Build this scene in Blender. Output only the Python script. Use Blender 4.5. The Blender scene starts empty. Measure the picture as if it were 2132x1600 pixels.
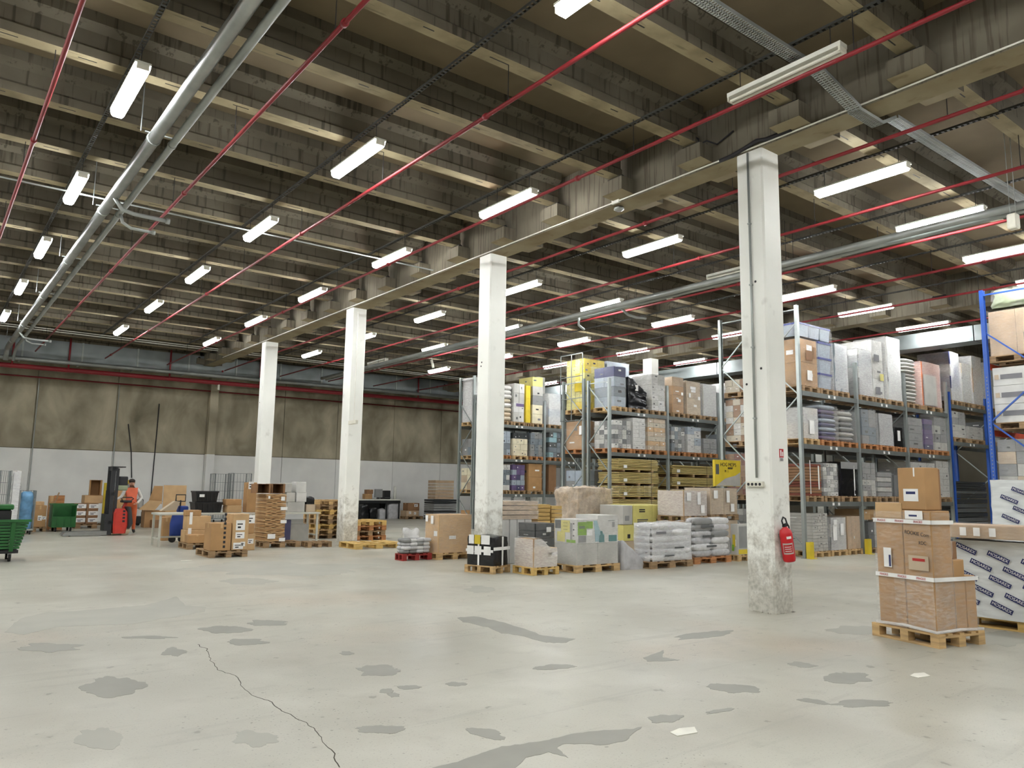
import bpy, bmesh, math, random
from mathutils import Vector, Matrix, noise
random.seed(7)
R = math.radians
scene = bpy.context.scene
col = scene.collection

# ------------------------------------------------------------------ camera
CAM_F, CAM_YAW, CAM_PITCH, CAM_ROLL, CAM_H = 1590.87, 0.912935, 0.135764, 0.0148747, 1.6
fw = Vector((math.cos(CAM_YAW)*math.cos(CAM_PITCH), math.sin(CAM_YAW)*math.cos(CAM_PITCH), math.sin(CAM_PITCH)))
rt = fw.cross(Vector((0, 0, 1))).normalized()
up = rt.cross(fw)
_c, _s = math.cos(CAM_ROLL), math.sin(CAM_ROLL)
rt, up = _c*rt + _s*up, _c*up - _s*rt
CP = Vector((0, 0, CAM_H))
camd = bpy.data.cameras.new('camera'); cam = bpy.data.objects.new('camera', camd); col.objects.link(cam)
camd.sensor_width = 36; camd.lens = CAM_F/2132*36; camd.clip_end = 300
M = Matrix((rt, up, -fw)).transposed().to_4x4(); M.translation = CP
cam.matrix_world = M
scene.camera = cam
# ------------------------------------------------------------------ world, exposure
w = bpy.data.worlds.new('world'); scene.world = w; w.use_nodes = True
w.node_tree.nodes['Background'].inputs[0].default_value = (0.02, 0.02, 0.02, 1)
w.node_tree.nodes['Background'].inputs[1].default_value = 0.1
vs = scene.view_settings
vs.view_transform = 'Standard'; vs.look = 'None'; vs.gamma = 1; vs.use_curve_mapping = False
vs.exposure = 2.08
LAMP = 16.0
cy = scene.cycles
cy.max_bounces = 4; cy.diffuse_bounces = 3; cy.glossy_bounces = 2; cy.transmission_bounces = 1; cy.transparent_max_bounces = 6
cy.caustics_reflective = False; cy.caustics_refractive = False
cy.use_light_tree = False; cy.use_adaptive_sampling = True; cy.adaptive_threshold = 0.08; cy.use_denoising = True

# ------------------------------------------------------------------ pixel <-> world helpers (2132 x 1600 frame)
def ray(x, y): return fw + rt*((x-1066)/CAM_F) - up*((y-800)/CAM_F)
def FL(x, y, z=0.0):
    d = ray(x, y); return CP + d*((z-CAM_H)/d.z)
def AX(x, y, X):
    d = ray(x, y); return CP + d*(X/d.x)
def AY(x, y, Y):
    d = ray(x, y); return CP + d*(Y/d.y)
def proj(p):
    d = Vector(p)-CP; k = d.dot(fw)
    return 1066+CAM_F*d.dot(rt)/k, 800-CAM_F*d.dot(up)/k
def solveY(lx, X, z, y0):
    y = y0
    for _ in range(5):
        P = AX(lx, y, X); y = proj((X, P.y, z))[1]
    return P.y
def solveX(rx, Y, z, y0):
    y = y0
    for _ in range(5):
        P = AY(rx, y, Y); y = proj((P.x, Y, z))[1]
    return P.x
def fit(cx, cy, lx, rx, ty, z0=0.0):
    """near corner pixel, left / right edge pixels, top pixel -> X0, Y0, dx, dy, h"""
    p = FL(cx, cy, z0)
    dy = solveY(lx, p.x, z0, cy)-p.y if lx is not None else 1.2
    dx = solveX(rx, p.y, z0, cy)-p.x if rx is not None else 0.8
    return p.x, p.y, dx, dy, AX(cx, ty, p.x).z-z0

# ------------------------------------------------------------------ materials
def lin(c): return tuple((v/255/12.92 if v/255 <= 0.04045 else ((v/255+0.055)/1.055)**2.4) for v in c)
MATS = {}
def mat(key, rgb=(200, 200, 200), rough=0.6, metal=0.0, var=0.12, scale=6.0, stretch=(1, 1, 1), bump=0.0, rgb2=None, spec=0.5, coat=0.0):
    if key in MATS: return MATS[key]
    m = bpy.data.materials.new(key); m.use_nodes = True; MATS[key] = m
    nt = m.node_tree; N = nt.nodes; L = nt.links; b = N['Principled BSDF']
    b.inputs['Roughness'].default_value = rough; b.inputs['Metallic'].default_value = metal
    b.inputs['Specular IOR Level'].default_value = spec; b.inputs['Coat Weight'].default_value = coat
    c = lin(rgb)
    geo = N.new('ShaderNodeNewGeometry'); mp = N.new('ShaderNodeVectorMath'); mp.operation = 'MULTIPLY'
    mp.inputs[1].default_value = stretch; L.new(geo.outputs['Position'], mp.inputs[0])
    no = N.new('ShaderNodeTexNoise'); no.inputs['Scale'].default_value = scale; no.inputs['Detail'].default_value = 2
    L.new(mp.outputs[0], no.inputs['Vector'])
    cr = N.new('ShaderNodeValToRGB'); L.new(no.outputs['Fac'], cr.inputs[0])
    cr.color_ramp.elements[0].position = 0.3; cr.color_ramp.elements[1].position = 0.7
    c2 = lin(rgb2) if rgb2 else tuple(v*(1-var) for v in c)
    cr.color_ramp.elements[0].color = (*c2, 1); cr.color_ramp.elements[1].color = (*[min(1, v*(1+var*0.5)) for v in c], 1)
    L.new(cr.outputs[0], b.inputs['Base Color'])
    if bump:
        bn = N.new('ShaderNodeBump'); bn.inputs['Strength'].default_value = bump; bn.inputs['Distance'].default_value = 0.02
        L.new(no.outputs['Fac'], bn.inputs['Height']); L.new(bn.outputs[0], b.inputs['Normal'])
    return m
def emis(key, rgb, strength):
    if key in MATS: return MATS[key]
    m = bpy.data.materials.new(key); m.use_nodes = True; MATS[key] = m
    b = m.node_tree.nodes['Principled BSDF']; c = lin(rgb)
    b.inputs['Base Color'].default_value = (*c, 1)
    b.inputs['Emission Color'].default_value = (*c, 1); b.inputs['Emission Strength'].default_value = strength
    return m
def film(key, tint, lo, hi, rough=0.22):
    m = bpy.data.materials.new(key); m.use_nodes = True; MATS[key] = m
    nt = m.node_tree; N = nt.nodes; L = nt.links; b = N['Principled BSDF']; out = N['Material Output']
    b.inputs['Base Color'].default_value = (*lin(tint), 1); b.inputs['Roughness'].default_value = rough
    geo = N.new('ShaderNodeNewGeometry'); mp = N.new('ShaderNodeVectorMath'); mp.operation = 'MULTIPLY'
    mp.inputs[1].default_value = (3, 3, 11); L.new(geo.outputs['Position'], mp.inputs[0])
    no = N.new('ShaderNodeTexNoise'); no.inputs['Scale'].default_value = 3.6; no.inputs['Detail'].default_value = 3
    no.inputs['Distortion'].default_value = 0.5; L.new(mp.outputs[0], no.inputs['Vector'])
    mr = N.new('ShaderNodeMapRange'); mr.inputs[1].default_value = 0.35; mr.inputs[2].default_value = 0.72
    mr.inputs[3].default_value = lo; mr.inputs[4].default_value = hi; L.new(no.outputs['Fac'], mr.inputs[0])
    bn = N.new('ShaderNodeBump'); bn.inputs['Strength'].default_value = 0.4; bn.inputs['Distance'].default_value = 0.03
    L.new(no.outputs['Fac'], bn.inputs['Height']); L.new(bn.outputs[0], b.inputs['Normal'])
    tr = N.new('ShaderNodeBsdfTransparent'); mx = N.new('ShaderNodeMixShader')
    L.new(mr.outputs[0], mx.inputs[0]); L.new(tr.outputs[0], mx.inputs[1]); L.new(b.outputs[0], mx.inputs[2])
    L.new(mx.outputs[0], out.inputs[0])
    return m
film('film_clear', (240, 240, 238), 0.05, 0.22, 0.12)
film('film_milky', (246, 247, 247), 0.36, 0.50, 0.15)

def concrete(key, rgb, rgb2, scale=1.5, streak=None, streak_rgb=None, rough=0.85, bump=0.15, split_z=None, top_rgb=None):
    m = bpy.data.materials.new(key); m.use_nodes = True; MATS[key] = m
    nt = m.node_tree; N = nt.nodes; L = nt.links; b = N['Principled BSDF']
    b.inputs['Roughness'].default_value = rough; b.inputs['Specular IOR Level'].default_value = 0.3
    geo = N.new('ShaderNodeNewGeometry')
    def nz(sc, det=4, st=None, dist=0.0):
        n = N.new('ShaderNodeTexNoise'); n.inputs['Scale'].default_value = sc; n.inputs['Detail'].default_value = det
        n.inputs['Distortion'].default_value = dist
        if st:
            v = N.new('ShaderNodeVectorMath'); v.operation = 'MULTIPLY'; v.inputs[1].default_value = st
            L.new(geo.outputs['Position'], v.inputs[0]); L.new(v.outputs[0], n.inputs['Vector'])
        else: L.new(geo.outputs['Position'], n.inputs['Vector'])
        return n
    def ramp(src, p0, p1, c0, c1):
        r = N.new('ShaderNodeValToRGB'); r.color_ramp.elements[0].position = p0; r.color_ramp.elements[1].position = p1
        r.color_ramp.elements[0].color = c0; r.color_ramp.elements[1].color = c1; L.new(src, r.inputs[0]); return r
    def mixc(fac, a, bb):
        mx = N.new('ShaderNodeMix'); mx.data_type = 'RGBA'; L.new(fac, mx.inputs[0])
        for s, i in ((a, 6), (bb, 7)):
            if isinstance(s, tuple): mx.inputs[i].default_value = s
            else: L.new(s, mx.inputs[i])
        return mx.outputs[2]
    n1 = nz(scale)
    c = ramp(n1.outputs[0], 0.32, 0.68, (*lin(rgb2), 1), (*lin(rgb), 1)).outputs[0]
    if split_z:
        s = N.new('ShaderNodeSeparateXYZ'); L.new(geo.outputs['Position'], s.inputs[0])
        g = N.new('ShaderNodeMath'); g.operation = 'GREATER_THAN'; g.inputs[1].default_value = split_z; L.new(s.outputs[2], g.inputs[0])
        n2 = nz(0.9, 8, (1, 1, 0.6), 0.4)
        t = ramp(n2.outputs[0], 0.3, 0.7, (*lin(top_rgb[1]), 1), (*lin(top_rgb[0]), 1)).outputs[0]
        c = mixc(g.outputs[0], c, t)
    if streak:
        ns = nz(streak[0], 3, streak[1]); f = ramp(ns.outputs[0], streak[2], streak[2]+0.1, (0, 0, 0, 1), (streak[3],)*3+(1,))
        c = mixc(f.outputs[0], c, (*lin(streak_rgb), 1))
    if key in ('column_paint', 'column_worn', 'floor_concrete'):
      nf = nz(45, 2)
      bn = N.new('ShaderNodeBump'); bn.inputs['Strength'].default_value = bump; bn.inputs['Distance'].default_value = 0.01
      L.new(nf.outputs[0], bn.inputs['Height']); L.new(bn.outputs[0], b.inputs['Normal'])
    L.new(c, b.inputs['Base Color'])
    return m
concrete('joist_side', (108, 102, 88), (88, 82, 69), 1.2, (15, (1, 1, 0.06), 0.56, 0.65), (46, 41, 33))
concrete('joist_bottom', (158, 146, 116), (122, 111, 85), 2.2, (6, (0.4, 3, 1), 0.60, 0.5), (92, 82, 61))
concrete('slab_under', (122, 109, 86), (104, 93, 73), 0.8)
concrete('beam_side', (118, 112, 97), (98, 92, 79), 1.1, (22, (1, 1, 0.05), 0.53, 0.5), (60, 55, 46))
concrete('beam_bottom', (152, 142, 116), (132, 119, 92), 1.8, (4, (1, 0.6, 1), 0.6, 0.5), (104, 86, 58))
concrete('wall_concrete', (247, 247, 243), (232, 232, 229), 0.7, None, None, split_z=2.9, top_rgb=((196, 187, 163), (122, 115, 96)))
concrete('wall_plain', (112, 106, 92), (94, 89, 77), 0.8)
concrete('column_paint', (243, 244, 238), (232, 233, 227), 1.0, (3.2, (1, 1, 0.8), 0.66, 0.32), (150, 149, 140), rough=0.6, bump=0.08)
concrete('column_worn', (206, 204, 193), (178, 175, 163), 2.6, (14, (1, 1, 0.9), 0.6, 0.6), (120, 116, 104), rough=0.8, bump=0.3)
concrete('floor_patch', (150, 149, 140), (141, 140, 131), 2.2, rough=0.5, bump=0.05)
concrete('floor_stain', (168, 167, 156), (160, 159, 149), 1.8, rough=0.5, bump=0.05)
concrete('floor_crack', (74, 68, 58), (60, 55, 47), 3.0)

def wear_foot(m, z0, z1, rgb, rgb2):
    # scuffs and bare patches where trucks and pallets have rubbed the paint off the foot
    nt = m.node_tree; N = nt.nodes; L = nt.links; b = N['Principled BSDF']; src = b.inputs['Base Color'].links[0].from_socket
    geo = N.new('ShaderNodeNewGeometry'); s = N.new('ShaderNodeSeparateXYZ'); L.new(geo.outputs['Position'], s.inputs[0])
    mr = N.new('ShaderNodeMapRange'); L.new(s.outputs[2], mr.inputs[0]); mr.inputs[1].default_value = z0; mr.inputs[2].default_value = z1; mr.inputs[3].default_value = 0.34; mr.inputs[4].default_value = -0.2
    n = N.new('ShaderNodeTexNoise'); n.inputs['Scale'].default_value = 6; n.inputs['Detail'].default_value = 6; n.inputs['Roughness'].default_value = 0.7; L.new(geo.outputs['Position'], n.inputs['Vector'])
    ad = N.new('ShaderNodeMath'); L.new(n.outputs[0], ad.inputs[0]); L.new(mr.outputs[0], ad.inputs[1])
    r = N.new('ShaderNodeMapRange'); L.new(ad.outputs[0], r.inputs[0]); r.inputs[1].default_value = 0.52; r.inputs[2].default_value = 0.74; r.inputs[4].default_value = 0.8
    n2 = N.new('ShaderNodeTexNoise'); n2.inputs['Scale'].default_value = 20; n2.inputs['Detail'].default_value = 6; L.new(geo.outputs['Position'], n2.inputs['Vector'])
    cr = N.new('ShaderNodeValToRGB'); L.new(n2.outputs[0], cr.inputs[0]); cr.color_ramp.elements[0].position = .35; cr.color_ramp.elements[1].position = .62
    cr.color_ramp.elements[0].color = (*lin(rgb2), 1); cr.color_ramp.elements[1].color = (*lin(rgb), 1)
    mx = N.new('ShaderNodeMix'); mx.data_type = 'RGBA'; L.new(r.outputs[0], mx.inputs[0]); L.new(src, mx.inputs[6]); L.new(cr.outputs[0], mx.inputs[7]); L.new(mx.outputs[2], b.inputs['Base Color'])
wear_foot(MATS['column_paint'], 0.0, 2.2, (190, 187, 176), (150, 146, 134))

def floor_mat():
    m = concrete('floor_concrete', (182, 180, 167), (170, 168, 155), 0.55, rough=0.5, bump=0.06)
    nt = m.node_tree; N = nt.nodes; L = nt.links; b = N['Principled BSDF']
    geo = N.new('ShaderNodeNewGeometry')
    def nz(sc, det, lo, hi, a, st=(1, 1, 1)):
        v = N.new('ShaderNodeVectorMath'); v.operation = 'MULTIPLY'; v.inputs[1].default_value = st
        n = N.new('ShaderNodeTexNoise'); n.inputs['Scale'].default_value = sc; n.inputs['Detail'].default_value = det
        L.new(geo.outputs['Position'], v.inputs[0]); L.new(v.outputs[0], n.inputs['Vector'])
        mr = N.new('ShaderNodeMapRange'); L.new(n.outputs[0], mr.inputs[0])
        mr.inputs[1].default_value = lo; mr.inputs[2].default_value = hi; mr.inputs[3].default_value = 0; mr.inputs[4].default_value = a
        return mr.outputs[0]
    def pits(sc, rad, a):
        # small pits broken out of the surface, in clusters
        v = N.new('ShaderNodeTexVoronoi'); v.inputs['Scale'].default_value = sc; L.new(geo.outputs['Position'], v.inputs['Vector'])
        k_ = nz(0.6, 3, 0.38, 0.6, rad); lt = N.new('ShaderNodeMath'); lt.operation = 'LESS_THAN'; L.new(v.outputs['Distance'], lt.inputs[0]); L.new(k_, lt.inputs[1])
        mu = N.new('ShaderNodeMath'); mu.operation = 'MULTIPLY'; L.new(lt.outputs[0], mu.inputs[0]); mu.inputs[1].default_value = a; return mu.outputs[0]
    src = b.inputs['Base Color'].links[0].from_socket
    for fac, c in ((nz(0.16, 5, 0.48, 0.66, 0.7), (154, 152, 141)), (nz(0.3, 4, 0.54, 0.7, 0.5), (188, 172, 152)),
                   (nz(3.5, 5, 0.56, 0.72, 0.4), (148, 145, 134)), (pits(9.0, 0.1, 0.6), (88, 84, 75)), (pits(23.0, 0.15, 0.55), (104, 100, 90)), (nz(1.1, 5, 0.52, 0.7, 0.35), (196, 194, 182)), (nz(0.45, 5, 0.54, 0.70, 0.6), (154, 149, 135)),
                   (nz(70, 2, 0.62, 0.68, 0.45), (130, 125, 113)), (nz(7, 4, 0.68, 0.71, 0.55), (110, 105, 94)), (nz(2.0, 6, 0.6, 0.66, 0.25, (0.25, 3, 1)), (140, 138, 128))):
        mx = N.new('ShaderNodeMix'); mx.data_type = 'RGBA'; L.new(fac, mx.inputs[0]); L.new(src, mx.inputs[6])
        mx.inputs[7].default_value = (*lin(c), 1); src = mx.outputs[2]
    L.new(src, b.inputs['Base Color'])
    mr = N.new('ShaderNodeMapRange'); L.new(nz(0.5, 6, 0.3, 0.7, 1.0), mr.inputs[0]); mr.inputs[3].default_value = 0.29; mr.inputs[4].default_value = 0.48
    L.new(mr.outputs[0], b.inputs['Roughness']); b.inputs['Specular IOR Level'].default_value = 0.45
    return m
floor_mat()

PAL = dict(
 brown=(176, 137, 92), brown_d=(142, 106, 74), brown_l=(196, 162, 118), kraft=(186, 160, 130), tan=(190, 172, 148),
 white=(204, 204, 200), offwhite=(182, 181, 175), grey=(138, 139, 138), grey_d=(88, 91, 91), greyblue=(120, 129, 136), bluewhite=(158, 169, 180),
 beige=(190, 180, 160), black=(26, 27, 30), charcoal=(52, 55, 56), yellow=(214, 190, 50), yellow_l=(210, 202, 122), green=(126, 168, 50), green_d=(30, 92, 42),
 teal=(56, 122, 124), teal_l=(150, 182, 190), purple=(104, 88, 126), purple_d=(74, 73, 104), blue=(34, 62, 140), bluelid=(36, 52, 130), orange=(206, 120, 70), olive=(150, 160, 130),
 red=(190, 34, 40), rust=(120, 62, 44), label=(238, 238, 236), ink=(38, 38, 42), navy=(34, 44, 96), redink=(176, 44, 40), greydot=(120, 120, 124), cream=(222, 214, 186))
def P(k):
    if k in MATS: return MATS[k]
    glossy = k in ('black', 'charcoal', 'bluelid', 'red')
    return mat(k, PAL[k], 0.38 if glossy else 0.62, var=0.14, scale=3.5)
mat('wood', (196, 164, 116), 0.75, var=0.35, scale=3, stretch=(1, 1, 8)); mat('wood_old', (158, 130, 96), 0.8, var=0.4, scale=4, stretch=(1, 1, 8))
mat('wood_red', (150, 44, 40), 0.7, var=0.3, scale=4); mat('wood_yellow', (206, 172, 104), 0.7, var=0.25, scale=5, stretch=(1, 1, 14))
mat('wood_warm', (178, 122, 76), 0.8, var=0.35, scale=4, stretch=(1, 1, 8))
mat('panel_wood', (200, 180, 116), 0.6, var=0.25, scale=2.5, stretch=(1, 1, 20))
mat('pipe_red', (132, 26, 34), 0.5, var=0.18, scale=2.0); mat('galva', (172, 176, 174), 0.34, 0.85, var=0.2, scale=3)
mat('galva_dull', (168, 173, 170), 0.5, 0.55, var=0.22, scale=2.0); mat('duct_sheet', (138, 145, 145), 0.45, 0.6, var=0.3, scale=1.2)
mat('rack_grey', (116, 121, 119), 0.45, 0.35, var=0.12, scale=3); mat('rack_post', (168, 176, 174), 0.38, 0.55, var=0.12, scale=3)
mat('rack_blue', (40, 84, 168), 0.42, 0.0, var=0.15, scale=4); mat('rack_orange', (196, 74, 36), 0.5, var=0.15)
mat('steel', (150, 152, 150), 0.35, 0.7, var=0.1); mat('black_plastic', (24, 25, 27), 0.45, var=0.2); mat('rubber', (30, 30, 30), 0.8, var=0.2)
mat('white_metal', (222, 222, 212), 0.45, var=0.08); mat('cream_plastic', (220, 218, 204), 0.5, var=0.08)
mat('conduit_white', (226, 224, 214), 0.45, var=0.08); mat('wire_grey', (140, 146, 146), 0.4, 0.6, var=0.1)
mat('cable_black', (24, 22, 26), 0.6, var=0.2); mat('dark_strip', (62, 62, 58), 0.55, 0.4, var=0.2, scale=8)
mat('fork_red', (196, 58, 46), 0.42, var=0.12); mat('fork_dark', (38, 39, 42), 0.5, var=0.2); mat('skin', (196, 146, 120), 0.55, var=0.08)
mat('hair', (44, 34, 28), 0.7, var=0.2); mat('vest', (240, 120, 86), 0.7, var=0.1); mat('shirt', (206, 204, 198), 0.8, var=0.1)
mat('trousers', (212, 104, 60), 0.8, var=0.15); mat('blue_bag', (104, 152, 190), 0.35, var=0.35, scale=6)
mat('green_plastic', (34, 98, 44), 0.45, var=0.2, scale=4); mat('black_film', (20, 21, 24), 0.24, var=0.3, scale=8, bump=0.5)
mat('white_wrap', (216, 220, 220), 0.36, var=0.12, scale=4, stretch=(1, 1, 4), bump=0.35); mat('bag_white', (214, 214, 214), 0.4, var=0.16, scale=7, bump=0.4)
mat('bag_grey', (186, 186, 188), 0.4, var=0.18, scale=7, bump=0.4)
mat('paper_wrap', (204, 184, 160), 0.4, var=0.25, scale=5, stretch=(1, 1, 3), bump=0.5); mat('crumple', (188, 170, 148), 0.35, var=0.3, scale=9, bump=0.8)
mat('black_screen', (20, 22, 26), 0.2, var=0.1); mat('table_top', (196, 196, 186), 0.4, var=0.08)
mat('litter', (228, 226, 214), 0.7, var=0.1)
emis('lamp_on', (247, 249, 249), LAMP)

# ------------------------------------------------------------------ mesh building
class MB:
    def __init__(s): s.v = []; s.f = []; s.mi = []; s.cur = 0
    def add(s, vs, fs):
        o = len(s.v); s.v += [tuple(v) for v in vs]; s.f += [tuple(i+o for i in f) for f in fs]; s.mi += [s.cur]*len(fs); return s
    def box(s, x0, y0, z0, x1, y1, z1):
        return s.add([(x0, y0, z0), (x1, y0, z0), (x1, y1, z0), (x0, y1, z0), (x0, y0, z1), (x1, y0, z1), (x1, y1, z1), (x0, y1, z1)],
                     [(0, 3, 2, 1), (4, 5, 6, 7), (0, 1, 5, 4), (1, 2, 6, 5), (2, 3, 7, 6), (3, 0, 4, 7)])
    def bbox(s, x0, y0, z0, x1, y1, z1, b=0.01):
        """box with chamfered vertical and top edges"""
        def ring(i, z): return [(x0+i, y0+b, z), (x0+b, y0+i, z), (x1-b, y0+i, z), (x1-i, y0+b, z), (x1-i, y1-b, z), (x1-b, y1-i, z), (x0+b, y1-i, z), (x0+i, y1-b, z)]
        rs = [ring(b*0.7, z0), ring(0, z0+b), ring(0, z1-b), ring(b*0.7, z1)]
        return s.loft(rs)
    def loft(s, rings, close=True):
        n = len(rings[0]); vs = [p for r in rings for p in r]; fs = []
        for k in range(len(rings)-1):
            for i in range(n):
                j = (i+1) % n; fs.append((k*n+i, k*n+j, (k+1)*n+j, (k+1)*n+i))
        if close: fs.append(tuple(reversed(range(n)))); fs.append(tuple(range((len(rings)-1)*n, len(rings)*n)))
        return s.add(vs, fs)
    def cyl(s, p, q, r, n=10, r2=None):
        p, q = Vector(p), Vector(q); d = (q-p).normalized(); r2 = r if r2 is None else r2
        a = d.orthogonal().normalized(); b = d.cross(a)
        ring = lambda c, rr: [c+a*(rr*math.cos(2*math.pi*i/n))+b*(rr*math.sin(2*math.pi*i/n)) for i in range(n)]
        return s.loft([ring(p, r), ring(q, r2)])
    def bar(s, p, q, w, h, upv=(0, 0, 1)):
        p, q = Vector(p), Vector(q); d = (q-p).normalized(); u = Vector(upv); a = d.cross(u)
        if a.length < 1e-4: a = d.orthogonal()
        a.normalize(); u = a.cross(d)
        ring = lambda c: [c-a*w/2-u*h/2, c+a*w/2-u*h/2, c+a*w/2+u*h/2, c-a*w/2+u*h/2]
        return s.loft([ring(p), ring(q)])
    def tube(s, pts, r, n=8):
        pts = [Vector(p) for p in pts]; rings = []
        d0 = (pts[1]-pts[0]).normalized(); a = d0.orthogonal().normalized()
        for i, p in enumerate(pts):
            d = (pts[min(i+1, len(pts)-1)]-pts[max(i-1, 0)]).normalized()
            a = (a-d*a.dot(d)).normalized(); b = d.cross(a)
            rings.append([p+a*(r*math.cos(2*math.pi*k/n))+b*(r*math.sin(2*math.pi*k/n)) for k in range(n)])
        return s.loft(rings)
    def lathe(s, prof, c=(0, 0, 0), n=16):
        rings = [[(c[0]+r*math.cos(2*math.pi*k/n), c[1]+r*math.sin(2*math.pi*k/n), c[2]+z) for k in range(n)] for r, z in prof]
        return s.loft(rings)
    def prism(s, poly, z0, z1):
        return s.loft([[(x, y, z0) for x, y in poly], [(x, y, z1) for x, y in poly]])
    def prismy(s, poly, y0, y1):
        """polygon in (x, z) extruded along y"""
        return s.loft([[(x, y1, z) for x, z in poly], [(x, y0, z) for x, z in poly]])
    def xform(s, M):
        s.v = [tuple(M @ Vector(v)) for v in s.v]; return s
    def mesh(s, name, mats, smooth=False):
        me = bpy.data.meshes.new(name); me.from_pydata(s.v, [], s.f)
        for m in (mats if isinstance(mats, (list, tuple)) else [mats]): me.materials.append(m)
        if any(s.mi): me.polygons.foreach_set('material_index', s.mi)
        if smooth: me.polygons.foreach_set('use_smooth', [True]*len(s.f))
        me.update(); return me
    def build(s, name, mats, parent=None, smooth=False):
        return link(name, s.mesh(name, mats, smooth), parent)
def link(name, me, parent=None, loc=None, scale=None, rz=0):
    o = bpy.data.objects.new(name, me); col.objects.link(o)
    if parent: o.parent = parent
    if loc: o.location = loc
    if scale: o.scale = scale
    if rz: o.rotation_euler = (0, 0, rz)
    return o
def tag(o, label, cat, group=None, kind=None):
    o['label'] = label; o['category'] = cat
    if group: o['group'] = group
    if kind: o['kind'] = kind
    return o
def thing(name, label, cat, loc=(0, 0, 0), rz=0, group=None):
    o = bpy.data.objects.new(name, None); col.objects.link(o); o.empty_display_size = 0.1
    o.location = loc; o.rotation_euler = (0, 0, rz)
    return tag(o, label, cat, group)
def struct(o): o['kind'] = 'structure'; return o
UB = {}
def ubox(name, m, parent, x, y, z, dx, dy, dz, rz=0):
    k = ('b', m.name)
    if k not in UB: UB[k] = MB().box(0, 0, 0, 1, 1, 1).mesh('unit_box_'+m.name, m)
    return link(name, UB[k], parent, (x, y, z), (dx, dy, dz), rz)
def pillow(m, n=10):
    k = ('p', m.name)
    if k in UB: return UB[k]
    vs = []; fs = []; nu, nv = 14, 7
    for j in range(nv):
        ph = -math.pi/2+math.pi*j/(nv-1)
        for i in range(nu):
            th = 2*math.pi*i/nu
            sp = lambda a, e: math.copysign(abs(a)**e, a)
            vs.append((0.5+0.5*sp(math.cos(ph), .55)*sp(math.cos(th), .45), 0.5+0.5*sp(math.cos(ph), .55)*sp(math.sin(th), .45), 0.5+0.5*sp(math.sin(ph), .75)))
    for j in range(nv-1):
        for i in range(nu): fs.append((j*nu+i, j*nu+(i+1) % nu, (j+1)*nu+(i+1) % nu, (j+1)*nu+i))
    UB[k] = MB().add(vs, fs).mesh('sack_'+m.name, m, True); return UB[k]
def text_mesh(txt, m, size, extrude=0.001, key=None):
    k = ('t', txt, m.name, size)
    if k in UB: return UB[k]
    cu = bpy.data.curves.new('txt', 'FONT'); cu.body = txt; cu.size = size; cu.extrude = extrude; cu.align_x = 'CENTER'; cu.align_y = 'CENTER'
    o = bpy.data.objects.new('txt', cu); col.objects.link(o)
    dg = bpy.context.evaluated_depsgraph_get(); me = bpy.data.meshes.new_from_object(o.evaluated_get(dg)); me.materials.clear(); me.materials.append(m)
    bpy.data.objects.remove(o); UB[k] = me; return me
FACE_Y = Matrix.Rotation(R(90), 4, 'X')                         # text plane -> facing -Y
FACE_X = Matrix.Rotation(R(-90), 4, 'Z') @ Matrix.Rotation(R(90), 4, 'X')   # facing -X
def put_text(name, txt, m, size, parent, loc, face='y', tilt=0):
    o = link(name, text_mesh(txt, m, size), parent)
    o.matrix_local = Matrix.Translation(loc) @ (FACE_Y if face == 'y' else FACE_X) @ Matrix.Rotation(tilt, 4, 'Z')
    return o

def shell(dx, dy, h, seed=0, amp=0.02, step=0.14, top=True, taper=0.0, out=0.012, slump=0.0):
    """wrinkled film shell around a load: four sides and a top, local origin at the load's lower corner"""
    nx, ny, nz = max(2, int(dx/step)), max(2, int(dy/step)), max(2, int(h/step)); g = MB()
    def P3(x, y, z, n):
        q = Vector((x*4+seed*3.1, y*4, z*7)); a = noise.noise(q)*amp+out
        k = 1-taper*(z/h)**2
        x2, y2 = dx/2+(x-dx/2)*k, dy/2+(y-dy/2)*k
        zz = z-(slump*(x/dx) if z > h*0.4 else 0)*(z/h)
        return (x2+n[0]*a, y2+n[1]*a, zz+n[2]*a)
    def grid(fn, a, b, n):
        vs = [P3(*fn(i/a, j/b), n) for j in range(b+1) for i in range(a+1)]
        return g.add(vs, [(j*(a+1)+i, j*(a+1)+i+1, (j+1)*(a+1)+i+1, (j+1)*(a+1)+i) for j in range(b) for i in range(a)])
    s = lambda u: u
    grid(lambda u, v: (u*dx, 0, v*h), nx, nz, (0, -1, 0)); grid(lambda u, v: (dx*(1-u), dy, v*h), nx, nz, (0, 1, 0))
    grid(lambda u, v: (0, dy*(1-u), v*h), ny, nz, (-1, 0, 0)); grid(lambda u, v: (dx, u*dy, v*h), ny, nz, (1, 0, 0))
    if top: grid(lambda u, v: (u*dx, v*dy, h), nx, ny, (0, 0, 1))
    return g
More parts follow.
